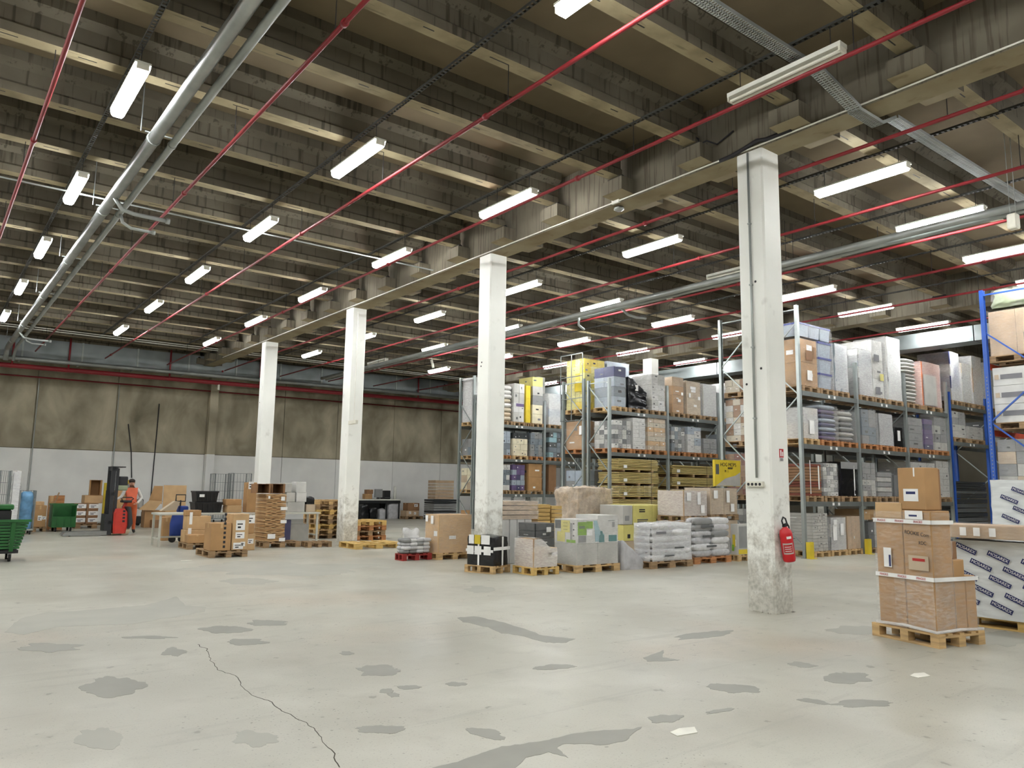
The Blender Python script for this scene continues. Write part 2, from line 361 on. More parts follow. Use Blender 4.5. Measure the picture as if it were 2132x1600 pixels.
def lump(dx, dy, h, seed=0, amp=0.05, step=0.08, rnd=0.10, slope=None):
    """soft irregular bundle: rounded box with noise"""
    me = bpy.data.meshes.new('lump'); bm = bmesh.new()
    nx, ny, nz = max(3, int(dx/step)), max(3, int(dy/step)), max(3, int(h/step))
    g = shell(dx, dy, h, seed, 0.0, step, True, 0, 0.0)
    bm.free(); bpy.data.meshes.remove(me)
    vv = []
    for x, y, z in g.v:
        c = Vector((min(max(x, rnd), dx-rnd), min(max(y, rnd), dy-rnd), min(z, h-rnd)))
        d = Vector((x, y, z))-c
        p = c+(d.normalized()*rnd if d.length > 1e-5 else d)
        q = Vector((p.x*5+seed*7.7, p.y*5, p.z*5)); nn = noise.noise(q)*amp+noise.noise(q*2.3)*amp*0.5
        dirv = (p-Vector((dx/2, dy/2, h*0.4))).normalized()
        p = p+dirv*nn
        if slope: p.z = max(0.0, p.z*(1-slope*(p.x/dx)))
        if z <= 1e-4: p.z = 0
        vv.append(tuple(p))
    g.v = vv; return g

# ================================================================== SETTING
XL, XR, YB, YF, ZC = -9.0, 37.0, -13.0, 35.4, 7.42
fl = struct(MB().box(XL, YB, -0.2, XR, YF+0.3, 0).build('floor', MATS['floor_concrete']))
for nm, b in (('wall_left', (XL-0.3, YB, 0, XL, YF, ZC)), ('wall_right', (XR, YB, 0, XR+0.3, YF, ZC)), ('wall_back', (XL, YB-0.3, 0, XR, YB, ZC))):
    struct(MB().box(*b).build(nm, MATS['wall_plain' if nm == 'wall_right' else 'wall_concrete']))
wf = struct(MB().box(XL, YF+0.06, 0, XR, YF+0.3, ZC).build('wall_front', MATS['wall_concrete']))
xs = [XL, -5.2, -2.3, 0.6, 3.5, 6.4, 10.1, 13.65, 16.4, 19.58, 22.5, 25.4, 28.3, 31.2, XR]
for a, b in zip(xs[:-1], xs[1:]):
    MB().box(a+0.012, YF, 0, b-0.012, YF+0.06, ZC).build('wall_panel', MATS['wall_concrete'], wf)
MB().box(10.1, YF-0.32, 0, 10.45, YF, ZC).build('pilaster', MATS['wall_concrete'], wf)
MB().box(27.6, YF-0.16, 0, 27.95, YF, ZC).build('pilaster', MATS['wall_concrete'], wf)
MB().box(XL, YF-0.012, 2.885, XR, YF, 2.91).build('paint_edge_strip', MATS['wall_plain'], wf)

ce = struct(MB().box(XL, YB, ZC, XR, YF+0.3, ZC+0.25).build('ceiling', MATS['slab_under']))
BEAMS = [(-3.02, -2.59), (9.13, 9.56), (21.3, 21.73), (33.4, 33.83)]
BAYS = [(XL, -3.18), (-2.43, 8.97), (9.72, 21.14), (21.89, 33.24), (33.99, XR)]
JP = 1.625; JY = [10.38+JP*k for k in range(-14, 16) if YB+0.4 < 10.38+JP*k < YF-0.3]
def joist(x0, x1):
    k = ('joist', x0)
    prof = [(-0.11, 6.85), (0.11, 6.85), (0.11, 6.97), (0.075, 7.01), (0.075, 7.2), (0.19, 7.28), (0.19, ZC), (-0.19, ZC), (-0.19, 7.28), (-0.075, 7.2), (-0.075, 7.01), (-0.11, 6.97)]
    g = MB(); g.loft([[(x0, y, z) for y, z in prof], [(x1, y, z) for y, z in prof]])
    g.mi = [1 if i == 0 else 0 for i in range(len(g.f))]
    g.cur = 2; x = x0+0.6; rj = random.Random(int(x0*10+99))
    while x < x1-0.5:
        L_ = rj.uniform(0.14, 0.3); y = rj.choice((-0.02, 0.0, 0.025)); g.box(x, y-0.007, 6.847, x+L_, y+0.007, 6.852); x += rj.uniform(0.7, 1.3)
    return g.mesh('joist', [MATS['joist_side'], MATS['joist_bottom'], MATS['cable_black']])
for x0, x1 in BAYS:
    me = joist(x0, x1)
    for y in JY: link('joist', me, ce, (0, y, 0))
CP_ = MB(); CP_.prismy([(-0.3, 6.80), (-0.3, 6.57), (0.0, 6.55), (0.0, 6.80)], -0.23, 0.23)
CP_.mi = [0, 1, 0, 0, 0, 0]
cm_l = CP_.mesh('corbel', [MATS['beam_side'], MATS['beam_bottom']])
CR_ = MB().prismy([(0.0, 6.80), (0.0, 6.55), (0.3, 6.57), (0.3, 6.80)], -0.23, 0.23); CR_.mi = [0, 1, 0, 0, 0, 0]; cm_r = CR_.mesh('corbel', [MATS['beam_side'], MATS['beam_bottom']])
bear = MB().cyl((0, -0.16, 6.845), (0, 0.16, 6.845), 0.05, 8).mesh('bearing_pad', MATS['rubber'])
blab = ['far-left concrete main beam beyond the silver pipes', 'concrete main beam carried by the row of four white columns', 'concrete main beam above the pallet racks, second from the camera', 'concrete main beam at the far right end']
for (x0, x1), lb in zip(BEAMS, blab):
    g = MB().box(x0, YB, 6.5, x1, YF, ZC); g.mi = [1, 0, 0, 0, 0, 0]
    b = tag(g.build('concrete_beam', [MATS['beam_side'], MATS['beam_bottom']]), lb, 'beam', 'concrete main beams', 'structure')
    for y in JY:
        link('corbel', cm_l, b, (x0, y, 0)); link('corbel', cm_r, b, (x1, y, 0)); link('bearing_pad', bear, b, (x0-.2, y, -.03)); link('bearing_pad', bear, b, (x1+.2, y, -.03))
    if x0 == 9.13:
        BEAM1 = b
        MB().cyl((x0-0.02, YB, 6.53), (x0-0.02, YF-5, 6.53), 0.012, 6).build('conduit', MATS['conduit_white'], b)
# columns
CN = ['nearest white concrete column, carrying the red fire extinguisher', 'second white concrete column, rising behind the black wrapped pallet', 'third white concrete column, between two stacks of empty pallets', 'fourth white concrete column, behind the stack of flattened cartons']
def column(x, y, label, group, tall=6.5):
    t = thing('concrete_column', label, 'column', (x, y, 0), 0, group); t['kind'] = 'structure'
    b = 0.025
    def ring(z): return [(0, b, z), (b, 0, z), (0.43-b, 0, z), (0.43, b, z), (0.43, 0.43-b, z), (0.43-b, 0.43, z), (b, 0.43, z), (0, 0.43-b, z)]
    MB().loft([ring(0), ring(tall)]).build('shaft', MATS['column_paint'], t)
    g = MB(); rr = random.Random(int(x*10+y*7))
    for i in range(14):
        s = rr.choice([0, 1]); u = rr.uniform(0, 0.43); sz = rr.uniform(0.008, 0.025)
        if s: g.box(u-sz, -0.02, 0, u+sz, 0.02, sz*0.7)
        else: g.box(-0.02, u-sz, 0, 0.02, u+sz, sz*0.7)
    g.build('crumbled_mortar', MATS['column_worn'], t)
    return t
C1 = column(9.13, 6.06, CN[0], 'white columns of the first row'); C2 = column(9.13, 12.6, CN[1], 'white columns of the first row')
C3 = column(9.13, 19.06, CN[2], 'white columns of the first row'); C4 = column(9.13, 25.7, CN[3], 'white columns of the first row')
column(21.3, 19.1, 'white column top standing above the loads of the middle rack', 'white columns of the second row')
column(21.3, 25.7, 'white column of the second row inside the far rack', 'white columns of the second row')
column(21.3, 12.3, 'white column of the second row between the rows of the right rack', 'white columns of the second row')
# drill marks on columns
for c, pts in ((C2, [(0.26, 4.2), (0.28, 4.12)]), (C4, [(0.3, 4.4)]), (C1, [(0.16, 4.55), (0.11, 3.3), (0.35, 3.1)])):
    for u, z in pts: MB().cyl((0.002, u, z), (-0.004, u, z), 0.018, 6).build('drill_hole', MATS['cable_black'], c)

# floor repairs
def warp(pts, n=6, a=0.16, seed=0):
    out = []
    for i in range(len(pts)):
        p, q = Vector(pts[i]), Vector(pts[(i+1) % len(pts)])
        for k in range(n):
            m_ = p.lerp(q, k/n); d = (q-p); nn = Vector((-d.y, d.x))
            out.append(m_+Vector((noise.noise(Vector((m_.x*0.09+seed, m_.y*0.3, seed)))*3.0, noise.noise(Vector((m_.x*0.09, m_.y*0.3, seed+7)))*1.8)))
    return out
def floor_poly(name, pxs, m, h, seed):
    if seed >= 60: pxs = [(q.x, q.y) for q in warp(pxs, 5, 0, seed)]
    w_ = [FL(x, y) for x, y in pxs]; c = sum(w_, Vector())/len(w_)
    g = MB(); poly = [(p.x, p.y) for p in w_]; g.prism(poly, 0.0, h)
    o = g.build(name, MATS[m], fl); return o
def ell(cx, cy, rx, ry, rot=0, seed=0, n=54):
    o = []
    for i in range(n):
        t = 2*math.pi*i/n; k = 1+0.45*noise.noise(Vector((math.cos(t)*1.6+seed*5, math.sin(t)*1.6, seed)))+0.16*noise.noise(Vector((math.cos(t)*6+seed*5, math.sin(t)*6, seed)))
        x, y = rx*math.cos(t)*k, ry*math.sin(t)*k
        o.append((cx+x*math.cos(rot)-y*math.sin(rot), cy+x*math.sin(rot)+y*math.cos(rot)))
    return o
for i, e in enumerate([(105, 1349, 62, 9), (235, 1430, 58, 21), (360, 1359, 24, 9), (470, 1312, 45, 8), (555, 1298, 40, 6), (510, 1337, 45, 6), (785, 1397, 48, 11), (722, 1361, 13, 4),
      (305, 1328, 52, 3), (850, 1432, 24, 4), (950, 1425, 22, 4), (790, 1520, 50, 9), (1012, 1528, 44, 9, 0.22), (1470, 1323, 60, 7, -0.1), (1152, 1390, 42, 5, -0.06),
      (1532, 1434, 48, 10, 0.08), (1765, 1412, 46, 12), (1670, 1385, 28, 5, 0.1), (1387, 1497, 36, 8, -0.08), (1498, 1481, 30, 4, -0.15), (1795, 1466, 60, 7), (1692, 1461, 30, 5, 0.15), (805, 1440, 16, 5), (820, 1448, 12, 4)]):
    floor_poly('floor_patch', ell(*e, **({'seed': i+1} if len(e) == 5 else {'rot': 0, 'seed': i+1})), 'floor_patch', 0.0015, i)
for i, e in enumerate([(530, 1538, 46, 15), (205, 1538, 48, 22), (1000, 1228, 30, 7), (520, 1211, 55, 6), (590, 1185, 190, 14), (1790, 1312, 60, 9), (2090, 1330, 60, 16)]):
    floor_poly('floor_stain', ell(*e, seed=i+40), 'floor_stain', 0.001, i)
cr2 = lambda L_: [(900+x*.5779, 1180+y*.5779) for x, y in L_]
floor_poly('floor_patch', cr2([(-20, 750), (0, 727), (90, 705), (180, 672), (250, 650), (330, 640), (420, 625), (500, 605), (600, 592), (700, 588), (755, 580), (720, 605), (700, 628), (620, 645), (540, 640), (470, 640), (450, 655), (490, 690), (420, 670), (340, 690), (300, 727), (290, 750)]), 'floor_patch', 0.0016, 60)
floor_poly('floor_patch', cr2([(90, 185), (150, 180), (240, 198), (330, 225), (400, 250), (515, 262), (480, 275), (410, 275), (370, 265), (320, 250), (250, 240), (200, 220), (110, 200)]), 'floor_patch', 0.0016, 61)
floor_poly('floor_patch', cr2([(835, 302), (760, 330), (775, 342), (840, 342), (895, 338), (830, 328)]), 'floor_patch', 0.0016, 62)
cr1 = lambda L_: [(x/2, 1130+y/2) for x, y in L_]
floor_poly('floor_stain', cr1([(20, 375), (100, 385), (250, 350), (420, 345), (560, 340), (700, 315), (850, 290), (860, 270), (770, 262), (735, 225), (690, 240), (600, 262), (500, 270), (330, 285), (200, 290), (90, 315), (60, 335)]), 'floor_stain', 0.0012, 63)
ck = [FL(x, y) for x, y in [(410, 1342), (430, 1352), (437, 1372), (455, 1395), (490, 1408), (505, 1432), (520, 1448), (560, 1460), (590, 1482), (625, 1500), (650, 1515), (668, 1535), (690, 1565), (708, 1605)]]
pts = []
for a, b in zip(ck[:-1], ck[1:]):
    for k in range(6):
        q = a.lerp(b, k/6); q += Vector((noise.noise(q*9)*0.03, noise.noise(q*9+Vector((5, 5, 5)))*0.03, 0)); pts.append(q)
g = MB()
for a, b in zip(pts[:-1], pts[1:]): g.bar((a.x, a.y, 0.0004), (b.x, b.y, 0.0004), 0.005+0.004*noise.noise(a*3), 0.0012)
g.build('floor_crack', MATS['floor_crack'], fl)
for i, (x, y) in enumerate([(388, 1168), (1425, 1524), (1915, 1407)]):
    p = FL(x, y); tag(MB().prism([(p.x+dx_, p.y+dy_) for dx_, dy_ in ((-.12, -.04), (.05, -.07), (.13, .02), (.02, .06), (-.1, .04))], 0.001, 0.004).build('paper_scrap', MATS['litter']),
        ['small white paper scrap on the floor by the carton pallet', 'white paper scrap lying on the bare foreground floor', 'white paper scrap on the floor below the tall carton pallet'][i], 'paper scrap', 'paper scraps on the floor')

# ================================================================== CEILING SERVICES
def along_y(name, X, z, r, y0, y1, m, label, cat, group=None, n=12):
    t = thing(name, label, cat, (X, y0, z), 0, group)
    MB().cyl((0, 0, 0), (0, y1-y0, 0), r, n).build('pipe', MATS[m], t, True)
    return t
ORD = ['first', 'second', 'third', 'fourth', 'fifth', 'sixth', 'seventh', 'eighth', 'ninth', 'tenth', 'eleventh', 'twelfth']
cl_me = MB().cyl((0, -0.03, 0), (0, 0.03, 0), 0.042, 10).mesh('clamp', MATS['pipe_red'], True)
rod_me = MB().cyl((0, 0, 0.03), (0, 0, 0.5), 0.006, 5).mesh('hanger_rod', MATS['cable_black'])
for i, X in enumerate([-1.3, 0.87, 3.07, 5.38, 7.63, 9.92, 12.32, 14.6, 16.9, 19.3, 22.5, 24.8]):
    t = along_y('sprinkler_pipe', X, 6.35, 0.027, YB+0.5, 32.7, 'pipe_red', 'red sprinkler pipe under the ceiling, %s from the left' % ORD[i], 'pipe', 'red sprinkler pipes')
    for y in JY[::2]:
        if y < 31: link('hanger_rod', rod_me, t, (0, y-(YB+0.5), 0))
    for k in range(1, 8): link('clamp', cl_me, t, (0, k*6.0+0.7*i % 5, 0))
# lamps with their wiring strips
dif = MB()
for z0, prof in ((0, None),):
    pr = [(-0.09, 0.012), (-0.08, -0.05), (-0.05, -0.085), (0.05, -0.085), (0.08, -0.05), (0.09, 0.012)]
    dif.loft([[(x, 0.03, z) for x, z in pr][::-1], [(x, 1.47, z) for x, z in pr][::-1]])
dif_me = dif.mesh('diffuser', MATS['lamp_on'])
dif_off = dif.mesh('diffuser', MATS['cream_plastic'])
hou_off = MB().box(-0.075, 0, -0.005, 0.075, 1.5, 0.05).mesh('housing', MATS['white_metal'])
hou_me = MB().box(-0.09, 0.0, 0.013, 0.09, 1.5, 0.04).mesh('housing', MATS['white_metal'])
cap_me = MB().box(-0.07, 0.005, -0.06, 0.07, 0.03, 0.02).mesh('end_cap', MATS['cream_plastic'])
tub_me = MB().cyl((-0.035, 0.02, -0.05), (-0.035, 1.48, -0.05), 0.02, 8).cyl((0.035, 0.02, -0.05), (0.035, 1.48, -0.05), 0.02, 8).mesh('tube', MATS['cream_plastic'])
rodl = MB().cyl((0, 0, 0.05), (0, 0, 0.32), 0.005, 5).mesh('hanger', MATS['cable_black'])
ROWS = [(-4.6, 0), (-1.45, 0), (1.68, 0), (4.83, 0), (7.70, 0), (11.35, 1), (14.12, 1), (17.0, 1), (19.85, 1), (23.0, 2), (26.4, 2)]
YS = {0: [-8.5, -4.3, -0.15, 4.03, 9.42, 13.55, 17.75, 21.95, 26.3], 1: [-7.6, -3.4, 0.8, 5.02, 9.38, 13.65, 17.9, 22.05, 26.3], 2: [-3.3, 0.9, 5.1, 9.3, 13.7, 17.9, 22.1, 26.3]}
ZL = 6.52
rowname = ['outermost left', 'second outer left', 'left', 'centre-left', 'beam-side', 'column-side', 'grey-pipe', 'rack-front', 'rack-end', 'rack-top', 'deep rack', 'deepest']
for r_, (X, k) in enumerate(ROWS):
    ys = YS[k]
    st = thing('lamp_wiring_strip', 'dark perforated strip carrying the %s row of ceiling lamps' % rowname[r_], 'wiring strip', (X, YB+1, 6.83), 0, 'perforated lamp strips')
    L_ = 31-(YB+1)
    if 0 <= X <= 24:
        g = MB(); g.box(-0.03, 0, 0, -0.024, L_, 0.03); g.box(0.024, 0, 0, 0.03, L_, 0.03)
        y = 0
        while y < L_: g.box(-0.024, y, 0.0, 0.024, y+0.035, 0.004); y += 0.075
        g.build('perforated_rail', MATS['dark_strip'], st)
    else: MB().box(-0.03, 0, 0, 0.03, L_, 0.03).build('perforated_rail', MATS['dark_strip'], st)
    for j, y in enumerate(ys):
        off = (r_ == 4 and j == 3) or (r_ == 6 and j == 4) or (r_ == 6 and j == 8)
        t = thing('ceiling_lamp', '%s fluorescent lamp in the %s row, %s counted from the far wall' % ('unlit' if off else 'lit', rowname[r_], ORD[len(ys)-1-j]), 'lamp', (X, y, ZL), 0, 'fluorescent ceiling lamps')
        link('housing', hou_off if off else hou_me, t)
        if off: link('tube', tub_me, t)
        else: link('diffuser', dif_me, t)
        link('end_cap', cap_me, t); link('end_cap', cap_me, t, (0, 1.47, 0)); link('hanger', rodl, t, (0, 0.15, 0)); link('hanger', rodl, t, (0, 1.35, 0))
# twin silver ducts on the left, dropping to the far wall pipes
t = thing('twin_silver_duct', 'pair of silver pipes running along the ceiling on the left', 'duct', (0, 0, 0))
MB().tube([(2.17, YB+1, 6.32), (2.17, 0, 6.32), (2.17, 31.6, 6.32), (2.17, 32.2, 6.28), (2.17, 32.55, 6.1), (2.17, 32.6, 5.2+0.7)], 0.085, 16).build('large_pipe', MATS['galva'], t, True)
MB().tube([(2.41, YB+1, 6.30), (2.41, 0, 6.30), (2.41, 31.6, 6.30), (2.41, 32.2, 6.26), (2.41, 32.55, 6.1), (2.41, 32.6, 5.9)], 0.05, 14).build('small_pipe', MATS['galva_dull'], t, True)
for y in (-6, 0.5, 5.2, 11.0, 14.6, 18.5, 22.5, 27.0, 30.5):
    MB().cyl((2.17, y-0.025, 6.32), (2.17, y+0.025, 6.32), 0.096, 16).cyl((2.41, y-0.025, 6.30), (2.41, y+0.025, 6.30), 0.06, 12).box(2.05, y-0.015, 6.39, 2.47, y+0.015, 6.405).build('bracket', MATS['galva_dull'], t)
    MB().cyl((2.0, y, 6.39), (2.0, y, 7.3), 0.008, 5).build('hanger_rod', MATS['wire_grey'], t)
for y in (13.6, 28.2):
    MB().tube([(2.17, y, 6.26), (2.3, y+.05, 6.1), (2.5, y+.1, 6.08), (3.0, y+.1, 6.08)], 0.035, 10).cyl((3.0, y+.1, 6.08), (3.06, y+.1, 6.08), 0.05, 10).build('branch', MATS['galva_dull'], t, True)
    MB().tube([(2.41, y+.8, 6.26), (2.45, y+.8, 6.12), (2.6, y+.85, 6.06), (2.95, y+.85, 6.06)], 0.028, 10).cyl((2.95, y+.85, 6.06), (3.0, y+.85, 6.06), 0.04, 10).build('branch', MATS['galva_dull'], t, True)
tag(MB().cyl((0, 14.45, 6.48), (8.85, 14.45, 6.48), 0.016, 8).build('water_pipe', MATS['galva_dull'], None, True), 'thin grey pipe crossing the ceiling from the silver ducts to the beam', 'pipe')
# grey pipe pair beside the racks
t = thing('grey_pipe_pair', 'long grey pipe pair beside the lamps in front of the racks', 'pipe', (13.75, YB+1, 6.27))
MB().cyl((0, 0, 0), (0, 31.5-YB-1, 0), 0.07, 14).build('large_pipe', MATS['galva_dull'], t, True)
MB().cyl((0.2, 0, -0.03), (0.2, 31.5-YB-1, -0.03), 0.045, 12).build('small_pipe', MATS['galva_dull'], t, True)
for k in range(9):
    MB().cyl((-0.05, 3+k*4.4, 0.05), (-0.05, 3+k*4.4, 0.9), 0.006, 5).cyl((0.22, 3+k*4.4, 0.0), (0.22, 3+k*4.4, 0.9), 0.006, 5).build('hanger_rod', MATS['cable_black'], t)
MB().tube([(0.2, 25.5, -0.05), (0.35, 25.4, -0.2), (0.55, 25.3, -0.26), (0.8, 25.2, -0.26)], 0.035, 8).build('branch', MATS['galva_dull'], t, True)
MB().tube([(0.1, 27, -0.05), (0.1, 27, -0.25), (0.3, 27, -0.35)], 0.035, 8).build('branch', MATS['galva_dull'], t, True)
# perforated silver cable tray crossing under the beam
t = thing('cable_tray', 'perforated silver cable tray crossing the ceiling and dipping under the beam', 'cable tray', (0, 0, 0))
path = [Vector(p) for p in ((3.0, 4.6, 6.62), (8.15, 4.6, 6.62), (9.0, 4.62, 6.42), (9.62, 4.62, 6.42), (10.0, 4.6, 6.62), (16.5, 4.6, 6.62))]
for a, b in zip(path[:-1], path[1:]):
    d = b-a; L_ = d.length; ang = math.atan2(d.z, d.x); g = MB()
    g.box(0, -0.08, 0, L_, -0.075, 0.045); g.box(0, 0.075, 0, L_, 0.08, 0.045)
    x = 0
    while x < L_-0.02: g.box(x, -0.075, 0, x+0.022, 0.075, 0.004); x += 0.04
    g.box(0, -0.035, 0, L_, -0.02, 0.003); g.box(0, 0.02, 0, L_, 0.035, 0.003)
    g.xform(Matrix.Translation(a) @ Matrix.Rotation(-ang, 4, 'Y')); g.build('tray_section', MATS['galva_dull'], t)
# white ventilation duct past the second beam
t = thing('ventilation_duct', 'pale rectangular ventilation duct above the right racks, lit by lamps', 'duct', (23.75, YB+1, 6.02))
for k in range(14): MB().box(0, k*3.0, 0, 0.7, k*3.0+2.97, 0.45).build('duct_section', MATS['duct_sheet'], t)
# far wall duct, pipes and cables
t = thing('wall_duct', 'long galvanised rectangular duct along the top of the far wall', 'duct', (XL, 33.0, 0))
sl = lambda X: 6.1+0.009*X
for k in range(23):
    x0, x1 = k*1.95, k*1.95+1.93
    g = MB(); za, zb = sl(x0+XL), sl(x1+XL)
    g.loft([[(x0, 0, za), (x0, 1.1, za), (x0, 1.1, za+0.74), (x0, 0, za+0.74)], [(x1, 0, zb), (x1, 1.1, zb), (x1, 1.1, zb+0.74), (x1, 0, zb+0.74)]])
    g.build('duct_section', MATS['duct_sheet'], t)
    MB().box(x1-0.02, -0.03, za-0.03, x1+0.04, 1.12, za+0.77).build('flange', MATS['galva_dull'], t)
tag(MB().cyl((XL, 32.85, sl(XL)-0.07), (XR-8, 32.85, sl(XR-8)-0.07), 0.075, 12).build('wall_grey_pipe', MATS['galva_dull'], None, True), 'grey round pipe under the galvanised duct of the far wall', 'pipe')
t = thing('wall_red_pipe', 'thick red fire main running along the far wall below the duct', 'pipe', (0, 33.0, 0))
MB().cyl((XL, 0, sl(XL)-0.34), (XR-8, 0, sl(XR-8)-0.34), 0.09, 12).build('main', MATS['pipe_red'], t, True)
for X in (2.4, 4.2, 7.8, 11.5, 16.0, 19.5, 22.0):
    MB().cyl((X, -0.1, sl(X)-0.3), (X, -0.1, 7.0), 0.035, 8).build('riser', MATS['pipe_red'], t, True)
tag(MB().cyl((XL, YF-0.25, 5.62), (XR-9, YF-0.25, 5.8), 0.03, 8).build('wall_thin_red_pipe', MATS['pipe_red'], None, True), 'thin red pipe close to the far wall below the fire main', 'pipe')
t = thing('wall_cables', 'pair of pale cables strung under the ceiling along the far end', 'cable', (0, 30.1, 6.72))
for dz in (0, 0.07):
    MB().cyl((XL, 0.0, dz), (XR-8, 0.0, dz+0.0), 0.014, 6).build('cable', MATS['conduit_white'], t)
tag(MB().cyl((8.0, YF-0.03, 0.6), (8.06, YF-0.03, 5.0), 0.02, 6).build('wall_cable', MATS['cable_black']), 'black cable running down the far wall beside the flattened cardboard', 'cable')
tag(MB().tube([(6.9, YF-.03, 4.05), (7.0, YF-.03, 3.5), (7.1, YF-.03, 2.9), (7.2, YF-.03, 1.8)], 0.02, 6).build('wall_cable', MATS['cable_black']), 'dark bent cable on the far wall above the worker', 'cable')
for X in (3.55, 6.45): tag(MB().cyl((X, YF-0.03, 0.8), (X, YF-0.03, 5.7), 0.018, 6).build('wall_conduit', MATS['galva_dull']), 'thin pale conduit on the far wall, %s' % ('left of the forklift' if X < 4 else 'behind the forklift mast'), 'conduit')
tag(MB().cyl((9.8, 33.0, 5.55), (9.8, 33.0, 5.8), 0.05, 8).build('wall_siren', MATS['cream_plastic']), 'small pale sounder hanging under the red fire main', 'sounder')
# small ceiling devices
t = thing('hanging_sounder', 'white boxy loudspeaker hanging near the right edge below the tray', 'loudspeaker', (0, 0, 0))
p = AX(2110, 462, 13.2); MB().bbox(p.x-.08, p.y-.07, p.z-.12, p.x+.08, p.y+.07, p.z+.12, 0.02).build('body', MATS['cream_plastic'], t)
MB().cyl((p.x, p.y-.04, p.z+.12), (p.x, p.y-.04, ZC), 0.005, 5).cyl((p.x, p.y+.04, p.z+.12), (p.x, p.y+.04, ZC), 0.005, 5).build('suspension_rod', MATS['galva_dull'], t)
t = thing('alarm_box', 'small white alarm with grille under the main beam between two columns', 'alarm', (9.25, 8.9, 6.5))
MB().box(-0.16, -0.05, 0.0, -0.12, 0.12, 0.12).build('junction_box', MATS['white_metal'], t); MB().lathe([(0.03, 0.0), (0.09, -0.03), (0.09, -0.06), (0.04, -0.09)], (0, 0.1, 0), 12).build('sounder', MATS['galva'], t, True)
p = FL(898, 758, 6.2); t = thing('ceiling_detector', 'small white tilted spotlight hanging beyond the third column', 'spotlight', (p.x, p.y, p.z))
MB().cyl((0, 0, 0.15), (0.06, -0.05, -0.15), 0.05, 10).build('body', MATS['white_metal'], t, True); MB().cyl((0, 0, 0.15), (0, 0, 0.62), 0.008, 5).build('rod', MATS['wire_grey'], t)
# cable over the first column
MB().tube([(9.09, 5.55, 6.56), (9.08, 5.95, 6.56), (9.09, 6.1, 6.6), (9.08, 6.3, 6.55), (9.09, 6.52, 6.52), (9.1, 6.75, 6.52)], 0.03, 8).build('cable', MATS['cable_black'], BEAM1, True)
MB().tube([(8.3, 7.08, 6.98), (8.85, 7.08, 6.98), (8.92, 7.0, 6.9), (8.9, 6.98, 6.8), (8.92, 6.85, 6.82), (9.1, 6.8, 6.8), (9.1, 6.5, 6.9)], 0.014, 6).build('cable', MATS['cable_black'], BEAM1, True)
p = AX(1966, 706, 25.5); p.y = min(JY, key=lambda y: abs(y-p.y)); t = thing('dome_lamp', 'grey dome lamp hanging over the right rack', 'lamp', (p.x, p.y, p.z))
MB().lathe([(.04, .3), (.05, .12), (.12, .08), (.3, -.06), (.28, -.06), (.1, .05)], (0, 0, 0), 18).build('shade', MATS['galva_dull'], t, True); MB().cyl((0, 0, .3), (0, 0, 6.846-p.z), .012, 6).build('rod', MATS['wire_grey'], t)

# ================================================================== PALLETS, LOADS, RACKS
def pallet_mesh(m):
    k = ('pal', m.name)
    if k in UB: return UB[k]
    g = MB(); H = 0.144
    for i in range(5): w_ = 0.145 if i in (0, 4) else 0.1; x = [0, .2, .45, .7, .855][i]; g.box(x, 0, 0.122/H, x+w_, 1, 1)
    for y in (0, .44, .88): g.box(0, y, .100/H, 1, y+.12, .122/H)
    for x in (0, .4275, .855):
        for y in (0, .44, .88): g.box(x, y, .022/H, x+.145, y+.12, .1/H)
        g.box(x, 0, 0, x+.145, 1, .022/H)
    UB[k] = g.mesh('pallet_'+m.name, m); return UB[k]
def pallet(x, y, z, dx, dy, label, m='wood', rz=0, detail=False, group='wooden pallets', h=0.144):
    m = MATS[m]
    if not detail:
        o = link('wooden_pallet', pallet_mesh(m), None, (x, y, z), (dx, dy, h), rz); return tag(o, label, 'pallet', group)
    t = thing('wooden_pallet', label, 'pallet', (x, y, z), rz, group); k = h/0.144
    for i in range(5): w_ = 0.145 if i in (0, 4) else 0.1; u = [0, .2, .45, .7, .855][i]; ubox('deck_board', m, t, u*dx, 0, .122*k, w_*dx, dy, .022*k)
    for v in (0, .44, .88): ubox('stringer', m, t, 0, v*dy, .1*k, dx, .12*dy, .022*k)
    for u in (0, .4275, .855):
        for v in (0, .44, .88): ubox('block', m, t, u*dx, v*dy, .022*k, .145*dx, .12*dy, .078*k)
        ubox('base_board', m, t, u*dx, 0, 0, .145*dx, dy, .022*k)
    return t
SEED = [0]
